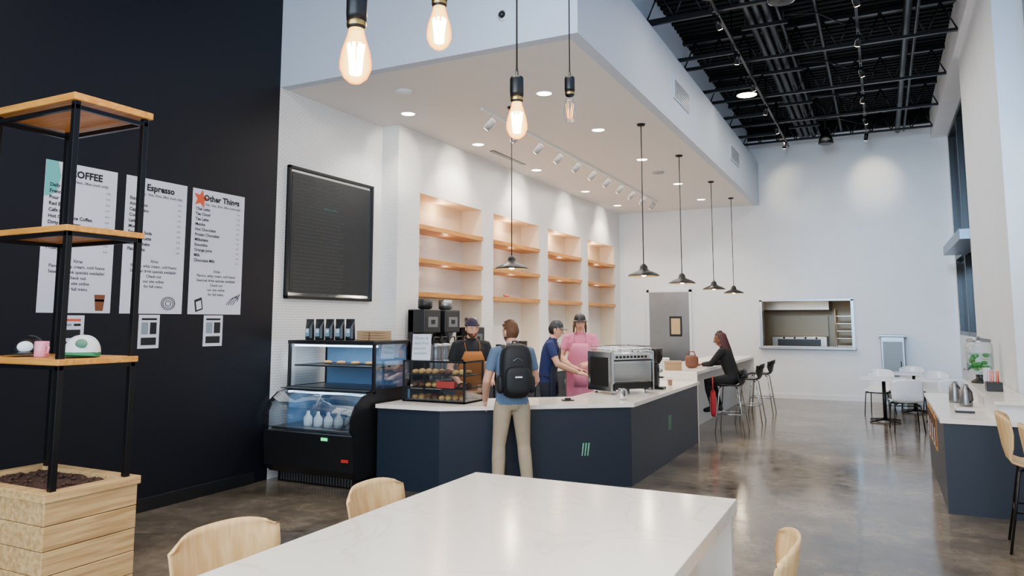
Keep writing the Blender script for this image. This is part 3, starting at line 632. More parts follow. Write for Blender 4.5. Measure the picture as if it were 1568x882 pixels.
def _dome(r):
    vs = []; fs = []; n = 24; R = 8
    for i in range(R+1):
        a = PI/2*i/R
        for k in range(n): t = 2*PI*k/n; vs.append((r*math.cos(a)**.8*math.cos(t) if i < R else 0, r*1.12*math.cos(a)**.8*math.sin(t) if i < R else 0, r*1.1*math.sin(a)))
    for i in range(R):
        for k in range(n): fs.append((i*n+k, i*n+(k+1) % n, (i+1)*n+(k+1) % n, (i+1)*n+k))
    return vs, fs
def cap(b, c, crown, brim, T=None, r=.095):
    T = T or Matrix.Identity(4)
    b.add(*_dome(r), crown, True, T@Matrix.Translation(c))
    g = []
    for i in range(7):
        row = []
        for j in range(9):
            a = math.radians(-60+j*15); rr = r*.98+i/6*.075*math.cos(a*.85); row.append((c[0]+rr*math.sin(a), c[1]+rr*math.cos(a)*1.05, c[2]+.006-.012*(i/6)-.02*(math.sin(a)**2)*(i/6)))
        g.append(row)
    b.sheet(g, .004, brim, T); b.sup((c[0], c[1], c[2]+r*1.1), (.008, .008, .004), brim, T=T)
M_GREEN = mat('green_cap', '1f7d4d', .6)
b = MB(); cap(b, (0, 0, .026), M_WHITEP, M_GREEN, r=.1); b.sup((-.03, .1, .085), (.035, .012, .028), mat('bear_patch', '5d8a70', .6)); b.lathe([(.1, .006), (.1, .03)], M_GREEN, T=Matrix.Diagonal((1, 1.12, 1, 1))); b.build('trucker_cap', (-4.43, 2.95, 1.501), math.radians(215))
b = MB(); cap(b, (0, 0, .026), M_BLKP, M_BLKP); b.sup((0, .1, .06), (.045, .014, .035), M_WHITEP); b.build('trucker_cap', (-4.9, 2.9, 1.501), math.radians(230))
M_PINK = mat('pink_ceramic', 'e58fa3', .3)
b = MB(); b.lathe([(0, 0), (.036, 0), (.04, .005), (.04, .095), (.037, .097), (.035, .09), (.035, .01), (0, .01)], M_PINK, 24); b.tube([(.038, 0, .02), (.065, 0, .03), (.07, 0, .06), (.038, 0, .08)], .006, M_PINK, 8); b.build('coffee_mug', (-4.66, 2.84, 1.501), 0)

# ------------------------------------------------------------------ tables & chairs
b = MB(); b.box(-2.4, -.76, 1.5, 4.3, .68, .75, M_QUARTZ, .004); b.box(-2.38, -.78, 4.22, 4.28, 0, .68, M_QUARTZ); b.box(-.92, -.87, 1.6, 4.22, 0, .68, M_QUARTZ); b.box(-2.0, -.86, 1.52, 1.58, 0, .68, M_QUARTZ)
b.build('quartz_communal_table')
def shell(b, m, z0=.44, bh=.38, w=.22, th=.012):
    prof = [(.22, -.02), (.2, 0), (.1, .008), (-.02, 0), (-.12, 0), (-.18, .02), (-.215, .07), (-.235, .15), (-.25, .25), (-.262, bh-.07), (-.266, bh-.03), (-.27, bh)]
    g = []
    for i, (y, z) in enumerate(prof):
        row = []; t = max(0, (z-.02)/(bh-.02)); ww = w*(1+.06*t)*(.93 if i in (0,) else 1)
        if i == len(prof)-1: ww *= .9
        for j in range(17):
            u = -1+j/8; row.append((u*ww, y+.085*abs(u)**2.2*min(1, t*2.2), z0+z+(.025*u*u if t <= 0 else 0)-(.05*abs(u)**4*(1 if i == len(prof)-1 else .5 if i == len(prof)-2 else 0))))
        g.append(row)
    b.sheet(g, th, m)
def chair(name, loc, rz, m, leg, w=.22):
    b = MB(); shell(b, m, w=w)
    for sx in (-1, 1):
        b.tube([(sx*.13, .12, .435), (sx*.19, .17, .41), (sx*.215, .2, 0)], [.011, .011, .009], leg, 8); b.tube([(sx*.13, -.1, .425), (sx*.185, -.16, .4), (sx*.215, -.24, 0)], [.011, .011, .009], leg, 8)
    b.tube([(-.19, .17, .405), (.19, .17, .405)], .009, leg, 8); b.tube([(-.185, -.16, .395), (.185, -.16, .395)], .009, leg, 8)
    b.build(name, loc, rz)
chair('dining_chair', (-2.4, 3.5, 0), -PI/2+.06, M_PLY, M_BLK, .265)
chair('dining_chair', (-2.46, 2.47, 0), -PI/2-.08, M_PLY, M_BLK, .275)
chair('dining_chair', (-.62, 3.4, 0), PI/2+.1, M_PLY, M_BLK, .265)
for x, y, r in ((.28, 13.5, .15), (-.1, 15.55, 2.9), (.85, 15.5, 3.3), (.95, 13.8, .1), (.5, 16.9, 3.1)): chair('white_cafe_chair', (x, y, 0), r, M_SHELL, M_BLK)
for x, y in ((-.02, 14.5), (.85, 14.6), (.5, 16.2)):
    b = MB(); b.box(-.37, .37, -.37, .37, .71, .74, M_SHELL, .008); b.cyl((0, 0, .02), (0, 0, .71), .03, M_BLK)
    for k in range(4): a = k*PI/2+PI/4; b.tube([(0, 0, .05), (.33*math.cos(a), .33*math.sin(a), .012)], [.022, .012], M_BLK, 8)
    b.build('white_cafe_table', (x, y, 0))
def stool(name, loc, rz, m, leg, sh=.72, back=.28):
    b = MB(); shell(b, m, sh, back, .2)
    for sx in (-1, 1):
        b.tube([(sx*.12, .12, sh-.01), (sx*.15, .14, sh-.03), (sx*.22, .21, 0)], [.011, .011, .01], leg, 8); b.tube([(sx*.12, -.1, sh-.01), (sx*.15, -.14, sh-.03), (sx*.22, -.23, 0)], [.011, .011, .01], leg, 8)
    f = 1-.3/sh
    c = [(-.15-.07*f, .14+.07*f), (.15+.07*f, .14+.07*f), (.15+.07*f, -.14-.09*f), (-.15-.07*f, -.14-.09*f)]
    b.tube([(p[0], p[1], .3) for p in c+[c[0]]], .008, leg, 8)
    b.build(name, loc, rz)
stool('bar_stool', (-2.16, 12.0, 0), PI/2, M_BLKP, M_CHROME, .72, .2)
stool('bar_stool', (-2.1, 13.4, 0), PI/2, M_BLKP, M_CHROME, .72, .28)
stool('bar_stool', (-2.1, 14.8, 0), PI/2, M_BLKP, M_CHROME, .72, .28)
stool('counter_chair', (1.03, 6.95, 0), -PI/2-.1, M_PLY, M_BLK, .62, .4)
stool('counter_chair', (1.08, 6.2, 0), -PI/2+.05, M_PLY, M_BLK, .62, .4)

# right condiment counter
b = MB(); b.box(.46, 1.18, 7.9, 10.58, 0, .8, M_NAVY); b.box(.43, 1.19, 7.86, 10.62, .8, .84, M_QUARTZ, .003)
b.box(.9, 1.19, 7.95, 10.6, .84, .98, M_WHITE); b.box(.86, 1.19, 7.9, 10.62, .98, 1.01, M_QUARTZ, .003)
M_ORW = mat('orange_cubby', 'd08a3a', .5)
for k in range(4):
    y = 9.0+k*.38; b.box(.452, .461, y, y+.3, .38, .74, M_ORW); b.box(.447, .453, y+.03, y+.27, .42, .7, mat('cubby_dark', '3a2618', .7)); b.box(.445, .452, y+.12, y+.2, .42, .6, M_PAPER)
b.build('condiment_counter')
b = MB(); b.lathe([(0, 0), (.1, 0), (.1, .02), (.05, .05), (.05, .09)], M_BLKP, 20); b.lathe([(.05, .09), (.13, .12), (.14, .2), (.14, .42), (.12, .47)], M_GL2, 24)
b.lathe([(0, .11), (.12, .13), (.132, .2), (.132, .34), (0, .34)], glass_mat('water', (.8, .93, .9), .1), 24); b.lathe([(.125, .47), (.125, .5), (.02, .52), (0, .54)], M_STEEL, 20); b.cyl((-.1, 0, .16), (-.17, 0, .15), .012, M_STEEL)
for k in range(16): b.sup((random.uniform(-.08, .08), random.uniform(-.08, .08), random.uniform(.15, .32)), (.035, .012, .024), mat('mint_leaf', '3f8a3a', .5), nu=8, nv=5)
for k in range(5): b.lathe([(0, 0), (.03, 0), (.03, .006), (0, .006)], mat('lemon_slice', 'e8d66a', .5), 12, (random.uniform(-.07, .07), random.uniform(-.07, .07), .16+k*.035))
b.build('water_dispenser', (1.0, 10.2, 1.011))
for k, (x, y) in enumerate(((.68, 9.5), (.75, 9.15))):
    b = MB(); b.lathe([(0, 0), (.06, 0), (.063, .02), (.055, .16), (.03, .2), (.03, .22), (0, .23)], M_STEEL, 20); b.tube([(.055, 0, .04), (.1, 0, .07), (.09, 0, .15), (.04, 0, .19)], .008, M_BLKP, 8); b.build('thermal_carafe', (x, y, .841), -1)
b = MB(); b.box(-.07, .07, -.09, .09, 0, .09, M_BLKP, .004)
for k in range(14): x = random.uniform(-.05, .05); y = random.uniform(-.07, .07); b.cyl((x, y, .05), (x+random.uniform(-.01, .01), y, .2), .004, M_PINK if k % 2 else M_ORG, n=6)
b.build('straw_caddy', (1.0, 9.1, 1.011))
b = MB()
for k in range(3): b.lathe([(.03, 0), (.04, .1), (.042, .105)], M_PAPER, 14, (0, 0, k*.05))
b.build('paper_cup_stack', (1.0, 9.6, 1.011))
b = MB(); b.box(-.08, .08, -.06, .06, 0, .02, M_BLKP); b.box(-.075, .075, -.055, .055, .02, .04, M_PAPER); b.build('napkin_tray', (.68, 8.5, .841))

# ------------------------------------------------------------------ people
def hand(mb, W, D, N, m, side, curl=.35, s=1.):
    D = D.normalized(); N = (N-D*N.dot(D)).normalized(); S = D.cross(N).normalized()*side
    T = axes(W+D*.045*s, D*s, S*s, N*s)
    mb.sup((0, 0, 0), (.052, .04, .016), m, .75, 14, 8, T)
    for i, L in enumerate((.068, .078, .072, .056)):
        p = W+D*.088*s+S*(.03-.02*i)*s; pts = [p-D*.02*s, p]; a = curl*.5; d = D
        for q in (.45, .32, .23):
            d = (D*math.cos(a)+N*math.sin(a)+S*.04*(1.5-i)).normalized(); p = p+d*L*q*s; pts.append(p); a += curl
        mb.tube(pts, [.0095*s, .0095*s, .0088*s, .008*s, .0065*s], m, 8, roundcap=True)
    p = W+D*.025*s+S*.03*s; pts = [p]
    for q, (a, bb) in zip((.035, .03, .024), ((.9, .3), (.6, .35), (.4, .5))):
        p = p+(D*.75+S*a+N*bb).normalized()*q*s; pts.append(p)
    mb.tube(pts, [.013*s, .012*s, .0105*s, .008*s], m, 8, roundcap=True)
def head(mb, C, yaw, pitch, skin, hair, style, s=1., roll=0):
    T = Matrix.Translation(C) @ Matrix.Rotation(yaw, 4, 'Z') @ Matrix.Rotation(roll, 4, 'Y') @ Matrix.Rotation(pitch, 4, 'X') @ Matrix.Scale(s, 4)
    nu, nv = 32, 24
    def P(a, bt, k=1.):
        x = math.cos(bt)*math.cos(a); y = math.cos(bt)*math.sin(a); z = math.sin(bt)
        X = .074*x; Y = .094*y-.006; Z = .118*z
        if z < 0:
            t = -z; X *= 1-.32*t**1.3; Y = Y*(1-.15*t)+(.018*t if y > -.2 else .02*t)
        if y > .3:
            if -.25 < z < .2: Y -= .006*math.exp(-((abs(X)-.032)/.016)**2)*math.exp(-((z-0)/.13)**2)
            Y += .005*math.exp(-((Z-.028)/.012)**2)*(1 if abs(X) < .05 else 0)
            Y += .004*math.exp(-((Z+.098)/.018)**2)*math.exp(-(X/.02)**2)
        return (X*k, Y*k, Z*k)
    vs = []; fs = []
    for j in range(nv+1):
        for i in range(nu): vs.append(P(2*PI*i/nu, -PI/2+PI*j/nv))
    for j in range(nv):
        for i in range(nu): fs.append((j*nu+i, j*nu+(i+1) % nu, (j+1)*nu+(i+1) % nu, (j+1)*nu+i))
    mb.add(vs, fs, skin, True, T)
    mb.tube([(0, .082, .022), (0, .094, .0), (0, .108, -.022), (0, .1, -.032), (0, .086, -.034)], [.006, .008, .0115, .012, .008], skin, 10, T=T)
    for sx in (-1, 1):
        mb.sup((sx*.011, .094, -.029), (.007, .008, .006), skin, nu=8, nv=6, T=T)
        mb.sup((sx*.031, .0775, .002), (.0125, .009, .0065), M_EYE, nu=12, nv=8, T=T); mb.sup((sx*.031, .0848, .002), (.0052, .003, .0055), M_IRIS, nu=10, nv=6, T=T)
        mb.tube([(sx*.018, .084, .008), (sx*.031, .088, .0095), (sx*.044, .08, .007)], [.003, .004, .003], skin, 6, T=T)
        mb.tube([(sx*.016, .087, .022), (sx*.03, .0885, .027), (sx*.048, .077, .022)], [.0025, .0035, .002], hair, 6, T=T)
        mb.sup((sx*.076, -.008, -.004), (.008, .018, .03), skin, nu=10, nv=8, T=T); mb.sup((sx*.081, -.006, -.002), (.005, .011, .02), skin, nu=8, nv=6, T=T)
    mb.tube([(-.023, .082, -.06), (-.01, .0895, -.0575), (0, .09, -.059), (.01, .0895, -.0575), (.023, .082, -.06)], [.002, .004, .004, .004, .002], M_LIP, 8, T=T)
    mb.tube([(-.019, .082, -.0655), (0, .09, -.068), (.019, .082, -.0655)], [.002, .0048, .002], M_LIP, 8, T=T)
    def shellpart(k, cond, m, zoff=0):
        keep = []
        for j in range(nv):
            for i in range(nu):
                a = 2*PI*(i+.5)/nu; bt = -PI/2+PI*(j+.5)/nv
                if cond(math.cos(bt)*math.cos(a), math.cos(bt)*math.sin(a), math.sin(bt)): keep.append((j*nu+i, j*nu+(i+1) % nu, (j+1)*nu+(i+1) % nu, (j+1)*nu+i))
        vv = [P(2*PI*i/nu, -PI/2+PI*j/nv, k) for j in range(nv+1) for i in range(nu)]
        mb.add([(x, y, z+zoff) for x, y, z in vv], keep, m, True, T)
    if hair and style.get('hair', 1):
        for k in (1.04, 1.08): shellpart(k, lambda x, y, z: z > .5+.25*(y > 0)*y or (y < .12 and z > -.05) or (y < -.25 and z > -.45), hair)
        for k in range(60 if style.get('tuft') else 0):
            a = random.uniform(0, 2*PI); q = random.uniform(0, .95)
            p = V((.074*q*math.cos(a), .088*q*math.sin(a)-.012, .112*math.sqrt(1-q*q)+.004)); dd = V((p.x*.1, .006, .006))
            mb.tube([p, p+dd+V((random.uniform(-.008, .008), .006, .006)), p+dd*1.3+V((random.uniform(-.01, .01), .018, .004))], [.009, .008, .003], hair, 6, T=T)
    if style.get('long'):
        for sx in (-1, 1):
            for k in range(6): mb.tube([(sx*.07, .03-.015*k, .03), (sx*.082, .025-.016*k, -.05), (sx*.085, .02-.016*k, -.13)], [.014, .013, .007], hair, 7, T=T)
    if style.get('beard'): shellpart(1.045, lambda x, y, z: z < -.42 and y > -.15 and not (abs(x) < .22 and -.62 < z < -.42 and y > .5), hair)
    if style.get('cap'):
        cm, bm_ = style['cap']; cap(mb, (0, -.004, .042), cm, bm_, T, .085)
    if style.get('beanie'):
        shellpart(1.1, lambda x, y, z: z > .34 or (y < -.1 and z > .1), style['beanie'])
        mb.tube([(.08*math.cos(a*PI/12), .1*math.sin(a*PI/12)-.006, .042+.012*math.sin(a*PI/12)) for a in range(25)], .009, style['beanie'], 8, T=T)
    if style.get('braids'):
        for k in range(34):
            a = PI+PI*k/33
            x = .07*math.cos(a); y = .085*math.sin(a)-.01
            L = random.uniform(.34, .46); mm = style['braids'][k % len(style['braids'])]
            mb.tube([(x*.5, y*.5, .115), (x*1.08, y*1.08, .06), (x*1.18, y*1.18-.005, -.06), (x*1.3, y*1.1-.03, -.2), (x*1.35+random.uniform(-.02, .02), y*1.0-.05, -.2-L*.5), (x*1.3, y*.95-.06, -L)], [.012, .013, .012, .011, .009, .005], mm, 7, T=T)
        mb.sup((0, -.02, .11), (.055, .05, .035), style['braids'][0], T=T)
STAND = dict(pel=(0, 0, .93), wai=(0, 0, 1.08), che=(0, .005, 1.30), nec=(0, -.01, 1.475), hed=(0, .02, 1.635),
    sL=(-.18, -.01, 1.425), sR=(.18, -.01, 1.425), eL=(-.245, -.03, 1.14), eR=(.245, -.03, 1.14), wL=(-.25, .09, .9), wR=(.25, .09, .9),
    hL=(-.09, 0, .9), hR=(.09, 0, .9), kL=(-.105, .02, .49), kR=(.105, .02, .49), aL=(-.11, -.03, .085), aR=(.11, -.03, .085), tL=(-.13, .15, .03), tR=(.13, .15, .03))
def human(name, loc, heading, H, pose, skin, hair, shirt, pants, shoes, hstyle={}, hyaw=0, hpitch=0, hroll=0, apron=None, backpack=None, curl=.4, female=False, sleeve=.62, handD={}, hem=-.25):
    s = H/1.76; J = dict(STAND); J.update(pose); J = {k: V(v)*s for k, v in J.items()}
    tb = MB()
    latS = (J['sR']-J['sL']).normalized(); latP = (J['hR']-J['hL']).normalized()
    sp = [J['pel']-(J['wai']-J['pel'])*.55, J['pel'], J['wai'], J['che'], J['nec'], J['nec']+(J['hed']-J['nec'])*.55]
    prof = [(0, .115, .085), (.5, .155, .108), (1, .17, .116), (1.5, .163, .114), (2, .154, .11), (2.5, .162, .115), (3, .174, .12), (3.45, .178, .112), (3.75, .15, .095), (3.92, .1, .075), (4.05, .062, .062), (4.4, .056, .058), (5, .054, .058)]
    if female: prof = [(t, a*(.93 if 1.3 < t < 3.9 else 1.03), q) for t, a, q in prof]
    rings = []
    for t, rx, ry in prof:
        i = min(int(t), 4); f = t-i; c = sp[i].lerp(sp[i+1], f)
        a = sp[max(i-1, 0)] if f < .3 else sp[i]; bq = sp[min(i+2, 5)] if f > .7 else sp[i+1]; tn = (bq-a).normalized()
        lat = latP.lerp(latS, min(1, t/3)).normalized(); lat = (lat-tn*lat.dot(tn)).normalized(); fw = tn.cross(lat)
        rings.append((c, lat*rx*s, fw*ry*s))
    tb.loft(rings, skin, 24)
    bb = MB(); bb.v = list(tb.v); bb.f = list(tb.f); bb.m = list(tb.m); bb.sm = list(tb.sm); bb.mats = list(tb.mats)
    wp = J['wai']-J['pel']
    segs = [(sp[0], J['pel']+wp*(hem-.05), .13*s, pants), (J['pel']+wp*hem, J['che'], .13*s, shirt), (J['che'], J['che'].lerp(J['nec'], .62), .12*s, shirt), (J['nec']+(J['hed']-J['nec'])*.08, J['hed'], .052*s, skin)]
    for q in 'LR':
        h, k, a, t = J['h'+q], J['k'+q], J['a'+q], J['t'+q]
        bb.tube([h+(h-k).normalized()*.03*s, h.lerp(k, .15), h.lerp(k, .55), k, k.lerp(a, .3), k.lerp(a, .75), a+(k-a)*.06], [r*s for r in (.088, .096, .082, .068, .07, .062, .062)], pants, 16, roundcap=True)
        heel = a+V((0, 0, -.03*s))-(V((t.x-a.x, t.y-a.y, 0)).normalized()*.04*s)
        bb.tube([heel+V((0, 0, -.01*s)), a.lerp(t, .3)+V((0, 0, -.005*s)), a.lerp(t, .7), t+V((0, 0, .006*s))], [r*s for r in (.04, .046, .042, .034)], shoes, 12, roundcap=True)
        bb.tube([a+V((0, 0, .05*s)), a+V((0, 0, -.03*s))], .042*s, shoes, 12)
        segs += [(h.lerp(k, .12), k, .08*s, pants), (k, a+(k-a)*.12, .06*s, pants), (a, t, .045*s, shoes), (a, heel, .045*s, shoes)]
        S_, e, wr = J['s'+q], J['e'+q], J['w'+q]
        if sleeve < 1:
            se = S_.lerp(e, sleeve)
            bb.tube([S_+(J['nec']-S_)*.35, S_, S_.lerp(e, .25), se, se+(e-S_).normalized()*.004, e, e.lerp(wr, .3), wr], [r*s for r in (.055, .062, .06, .058, .046, .043, .043, .029)], shirt, 14, roundcap=True)
            segs += [(S_, se, .05*s, shirt), (se+(e-S_)*.03, e, .05*s, skin), (e, wr, .04*s, skin)]
        else:
            bb.tube([S_+(J['nec']-S_)*.35, S_, S_.lerp(e, .25), e, e.lerp(wr, .4), wr], [r*s for r in (.055, .064, .06, .052, .047, .036)], shirt, 14, roundcap=True)
            segs += [(S_, e, .05*s, shirt), (e, wr, .04*s, shirt)]
        bb.tube([J['nec']+(J['che']-J['nec'])*.25, S_], [.07*s, .055*s], shirt, 12, roundcap=True)
        segs += [(J['nec'].lerp(J['che'], .25), S_, .06*s, shirt)]
    ob = bb.build('tmp'); md = ob.modifiers.new('r', 'REMESH'); md.mode = 'VOXEL'; md.voxel_size = .011; md.use_smooth_shade = True
    sm = ob.modifiers.new('s', 'SMOOTH'); sm.factor = .5; sm.iterations = 3
    dg = bpy.context.evaluated_depsgraph_get(); dg.update(); ev = ob.evaluated_get(dg); me = ev.to_mesh()
    mb = MB(); mb.v = [v.co.copy() for v in me.vertices]
    for p in me.polygons:
        c = V(p.center); best = 1e9; bm_ = shirt
        for a, e, r, m in segs:
            ab = e-a; t = max(0, min(1, (c-a).dot(ab)/max(1e-9, ab.dot(ab)))); dd = (c-a-ab*t).length-r
            if dd < best: best = dd; bm_ = m
        mb.f.append(list(p.vertices)); mb.m.append(mb.mi(bm_)); mb.sm.append(True)
    ev.to_mesh_clear(); bpy.data.objects.remove(ob)
    for q, sd in (('L', 1), ('R', -1)):
        D = (J['w'+q]-J['e'+q]).normalized()
        if q in handD: D = (D*.3+V(handD[q][0])).normalized(); N = V(handD[q][1])
        else: N = V((1 if q == 'L' else -1, .0, 0))
        S0 = D.cross(N); side = 1 if S0.dot(V((0, 1, .3))) > 0 else -1
        if q in handD: side = 1 if S0.dot(V((1 if q == 'L' else -1, 0, 0))) > 0 else -1
        hand(mb, J['w'+q]-D*.008, D, N, skin, side, curl, s*1.02)
    head(mb, J['hed'], hyaw, hpitch, skin, hair, hstyle, s*.98, hroll)
    mb.tube([V((.066*math.cos(a*PI/10), .068*math.sin(a*PI/10)-.003, 0))*s+J['nec']+V((0, 0, -.006+.014*math.sin(-a*PI/10))) for a in range(21)], .008*s, shirt, 8)
    bvh = BVHTree.FromPolygons([tuple(v) for v in tb.v], tb.f)
    if apron:
        g = []; zs = [1.36-.06*i for i in range(15)]
        for z in zs:
            wd = .1+(.08*min(1, max(0, (1.36-z)/.2))); wd = min(wd, .175) if z > 1.05 else .19
            row = []
            for j in range(11):
                u = -1+j/5; x = u*wd; zz = max(z, .92); x2 = x*.82
                hit = bvh.ray_cast(V((x2*s, 1, zz*s)), V((0, -1, 0)))[0]
                y = hit.y if hit else .03
                row.append((x*s, y+.02+(.02*(.92-z) if z < .92 else 0), z*s))
            g.append(row)
        mb.sheet(g, .006, apron)
        nk = J['nec']
        for sx in (-1, 1):
            mb.tube([g[0][5+sx*4], nk+V((sx*.09, .075, -.03))*s, nk+V((sx*.075, -.02, .025))*s, nk+V((sx*.04, -.07, .0))*s, nk+V((0, -.08, -.005))*s], .009, apron, 6, flat=.4)
            mb.tube([g[6][5+sx*5], V((sx*.18, 0, 1.02))*s, V((sx*.08, -.125, 1.02))*s, V((0, -.14, 1.02))*s], .01, apron, 6, flat=.4)
        mb.sheet([[(x*s, V(g[8][5]).y+.012, z*s) for x in (-.09, -.03, .03, .09)] for z in (.78, .88, .95)], .005, apron)
    if backpack:
        c = J['che']; T = Matrix.Translation(c+V((0, -.19, -.05))*s)@Matrix.Scale(s, 4)
        mb.sup((0, 0, 0), (.16, .11, .27), backpack, .6, 24, 16, T); mb.sup((0, -.09, -.09), (.13, .055, .14), backpack, .55, 20, 12, T)
        mb.tube([(-.03, .07, .24), (-.02, .05, .29), (.02, .05, .29), (.03, .07, .24)], .008, backpack, 8, T=T)
        mb.tube([(-.14, -.085, .05), (0, -.115, .13), (.14, -.085, .05)], .003, M_STEEL, 6, T=T)
        mb.box(-.035, .035, -.152, -.146, -.06, -.045, M_PAPER, T=T)
        for sx in (-1, 1):
            mb.tube([V((sx*.08, -.12, 1.44))*s, V((sx*.1, -.03, 1.497))*s, V((sx*.11, .09, 1.44))*s, V((sx*.125, .135, 1.3))*s, V((sx*.15, .09, 1.14))*s, V((sx*.16, -.06, 1.06))*s], .02, backpack, 8, flat=.35, ref=(1, 0, 0))
            mb.sup((sx*.16, 0, -.13), (.03, .06, .09), backpack, .6, T=T)
    return mb.build(name, loc, heading)
R = math.radians
M_HBR = mat('brown_hair', '5f3b20', .7, noise=.3, nscale=80); M_HDK = mat('dark_hair', '1e1612', .6)
M_TEE = mat('blue_grey_tee', '5c728c', .85, bump=.2); M_KHAKI = mat('khaki_cloth', 'ab9a80', .85, bump=.2, noise=.06, nscale=12); M_PACK = mat('backpack_nylon', '0b0c10', .6, bump=.2)
M_BTEE = mat('black_tee', '14151a', .85); M_NTEE = mat('navy_tee', '1a2758', .85); M_PTEE = mat('pink_tee', 'd37797', .85); M_PAPR = mat('pink_apron', 'e586a6', .8); M_CAPR = mat('camel_apron', 'a8672a', .75); M_NAPR = mat('navy_apron', '1b2238', .8)
M_JEAN = mat('dark_jeans', '1d2230', .85); M_SHOE = mat('dark_shoe', '1a1a1c', .5); M_WSH = mat('white_shoe', 'd8d6d0', .5); M_BEAN = mat('plum_beanie', '2c2238', .85); M_CAPBW = mat('patterned_cap', '3a3c40', .8, noise=.95, nscale=40)
human('customer_man', (-3.36, 6.76, 0), R(38), 1.74, dict(eL=(-.265, -.02, 1.14), wL=(-.25, .16, .93), eR=(.25, .0, 1.14), wR=(.17, .18, 1.0), kL=(-.13, .03, .49), kR=(.13, .04, .49), aL=(-.15, -.03, .085), tL=(-.18, .13, .03), aR=(.16, -.02, .085), tR=(.2, .13, .03), hed=(-.01, .04, 1.63)),
    M_SKIN, M_HBR, M_TEE, M_KHAKI, M_WSH, dict(tuft=1, beard=1), R(30), R(-4), backpack=M_PACK, hem=-.1)
human('barista_bearded_man', (-4.4, 7.76, 0), R(-140), 1.77, dict(eL=(-.26, .03, 1.15), wL=(-.2, .25, 1.04), eR=(.26, .03, 1.15), wR=(.19, .26, 1.02), hed=(0, .05, 1.625)),
    M_SKIN, M_HBR, M_BTEE, M_JEAN, M_SHOE, dict(beard=1, hair=1, beanie=M_BEAN), R(8), R(-10), apron=M_CAPR, handD=dict(L=((.3, 1, -.1), (0, 0, -1)), R=((-.3, 1, -.1), (0, 0, -1))))
human('barista_navy_shirt', (-3.98, 9.05, 0), R(-72), 1.76, dict(che=(0, .04, 1.29), nec=(0, .07, 1.46), sL=(-.18, .05, 1.41), sR=(.18, .05, 1.41), hed=(0, .12, 1.605), eL=(-.24, .16, 1.17), wL=(-.14, .4, 1.08), eR=(.25, .16, 1.17), wR=(.15, .41, 1.06)),
    M_SKIN, M_HDK, M_NTEE, M_JEAN, M_SHOE, dict(cap=(M_CAPBW, M_BLKP)), 0, R(-12), apron=M_NAPR, handD=dict(L=((.1, 1, -.1), (.3, 0, -1)), R=((-.1, 1, -.1), (-.3, 0, -1))))
human('barista_pink_apron', (-3.86, 9.95, 0), R(-160), 1.83, dict(che=(0, .03, 1.29), nec=(0, .03, 1.47), hed=(0, .07, 1.63), eL=(-.25, .06, 1.17), wL=(-.1, .3, 1.1), eR=(.26, .06, 1.17), wR=(.12, .32, 1.06)),
    M_SKIN, M_HBR, M_PTEE, M_JEAN, M_SHOE, dict(cap=(M_BLKP, M_BLKP), long=1), R(8), R(-4), apron=M_PAPR, female=True, handD=dict(L=((.3, 1, -.1), (.2, 0, -1)), R=((-.2, 1, -.1), (-.2, 0, -1))))
M_BRD = mat('braid_black', '1a1213', .6); M_BRR = mat('braid_red', '6e2326', .6); M_BLKC = mat('black_cloth', '111114', .9)
human('seated_woman', (-2.14, 12.0, 0), R(84), 1.7, dict(pel=(0, -.04, .86), wai=(0, 0, .98), che=(0, .07, 1.17), nec=(0, .11, 1.34), hed=(.0, .17, 1.49), sL=(-.17, .1, 1.29), sR=(.17, .1, 1.29),
    eL=(-.24, .25, 1.1), wL=(-.12, .42, 1.08), eR=(.25, .24, 1.1), wR=(.13, .42, 1.08), hL=(-.09, 0, .84), hR=(.09, 0, .84), kL=(-.12, .36, .8), kR=(.12, .36, .8), aL=(-.12, .26, .4), aR=(.12, .26, .4), tL=(-.13, .41, .34), tR=(.13, .41, .34)),
    M_SKIN3, M_BRD, M_BLKC, M_BLKC, M_SHOE, dict(hair=1, braids=[M_BRD, M_BRR, M_BRD]), R(10), R(-12), female=True, sleeve=1.9, handD=dict(L=((.3, 1, .0), (0, 0, -1)), R=((-.3, 1, .0), (0, 0, -1))))
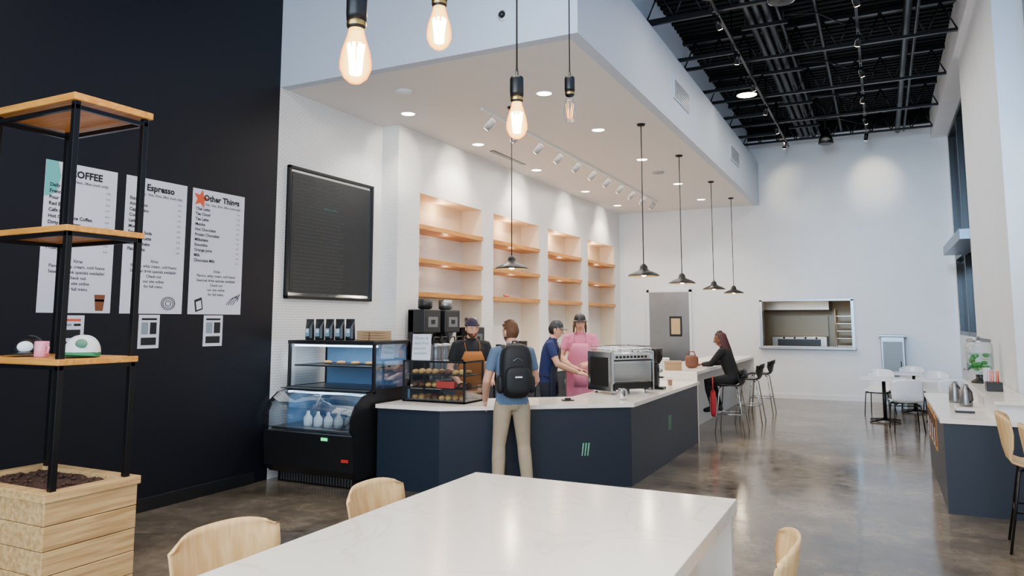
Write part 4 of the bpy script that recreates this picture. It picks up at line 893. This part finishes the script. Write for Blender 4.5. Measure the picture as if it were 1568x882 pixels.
M_RED = mat('red_bag_cloth', 'b3202c', .7)
b = MB(); b.sup((0, 0, .2), (.045, .1, .2), M_RED, .6); b.tube([(0, -.07, .36), (0, -.05, .6), (0, .05, .6), (0, .07, .36)], .01, M_RED, 8); b.box(-.048, .048, -.025, .025, .05, .3, M_PAPER, .01); b.build('red_shoulder_bag', (-2.35, 11.6, .28), .2)
b = MB(); M_BB = mat('brown_bag', '6b4028', .6); b.sup((0, 0, .1), (.1, .07, .1), M_BB, .6); b.tube([(-.06, 0, .18), (-.04, 0, .25), (.04, 0, .25), (.06, 0, .18)], .008, M_BB, 8); b.build('leather_handbag', (-2.66, 11.6, 1.001), .4)

# ------------------------------------------------------------------ lights & world
w = bpy.data.worlds.new('World'); scene.world = w; w.use_nodes = True
w.node_tree.nodes['Background'].inputs[0].default_value = (.6, .78, 1, 1); w.node_tree.nodes['Background'].inputs[1].default_value = 2.1
area((-1.5, 1.5, 6.0), (-1.5, 1.5, 0), 4, 3.5, 560, (1, .92, .82))  # added fill over the table, kept out of view
area((-1.5, -3.4, 3.2), (-2, 10, 2.0), 7, 4, 560, (.74, .86, 1))  # unseen light added behind the camera, stands in for window daylight
spot((-.8, -2.5, 4.2), (.8, 17.8, 2.6), 8000, 20, (.42, .68, 1), 1, .6)  # unseen blue spot added behind the camera to tint the far right wall
spot((-.5, -2.5, 3.2), (-2.5, 12, 5.0), 1600, 30, (.5, .72, 1), .9, .6)  # second unseen blue spot, added to cool the fascia
area((-4.3, 11.5, ZS-.06), (-4.3, 11.5, 0), 2.2, 8, 140, (1, .93, .85))  # added warm fill under the soffit, besides the downlights
area((-.8, 12, 5.5), (-.8, 12, 0), 1, 8, 150, (1, .95, .88))

cam = bpy.data.cameras.new('Camera'); co = bpy.data.objects.new('Camera', cam); scene.collection.objects.link(co)
co.location = (0, 0, 1.72); co.rotation_euler = (R(96.15), 0, R(26.43)); cam.sensor_width = 36; cam.lens = 36*1132/1568; cam.shift_y = -71/1568; cam.clip_start = .05
scene.camera = co
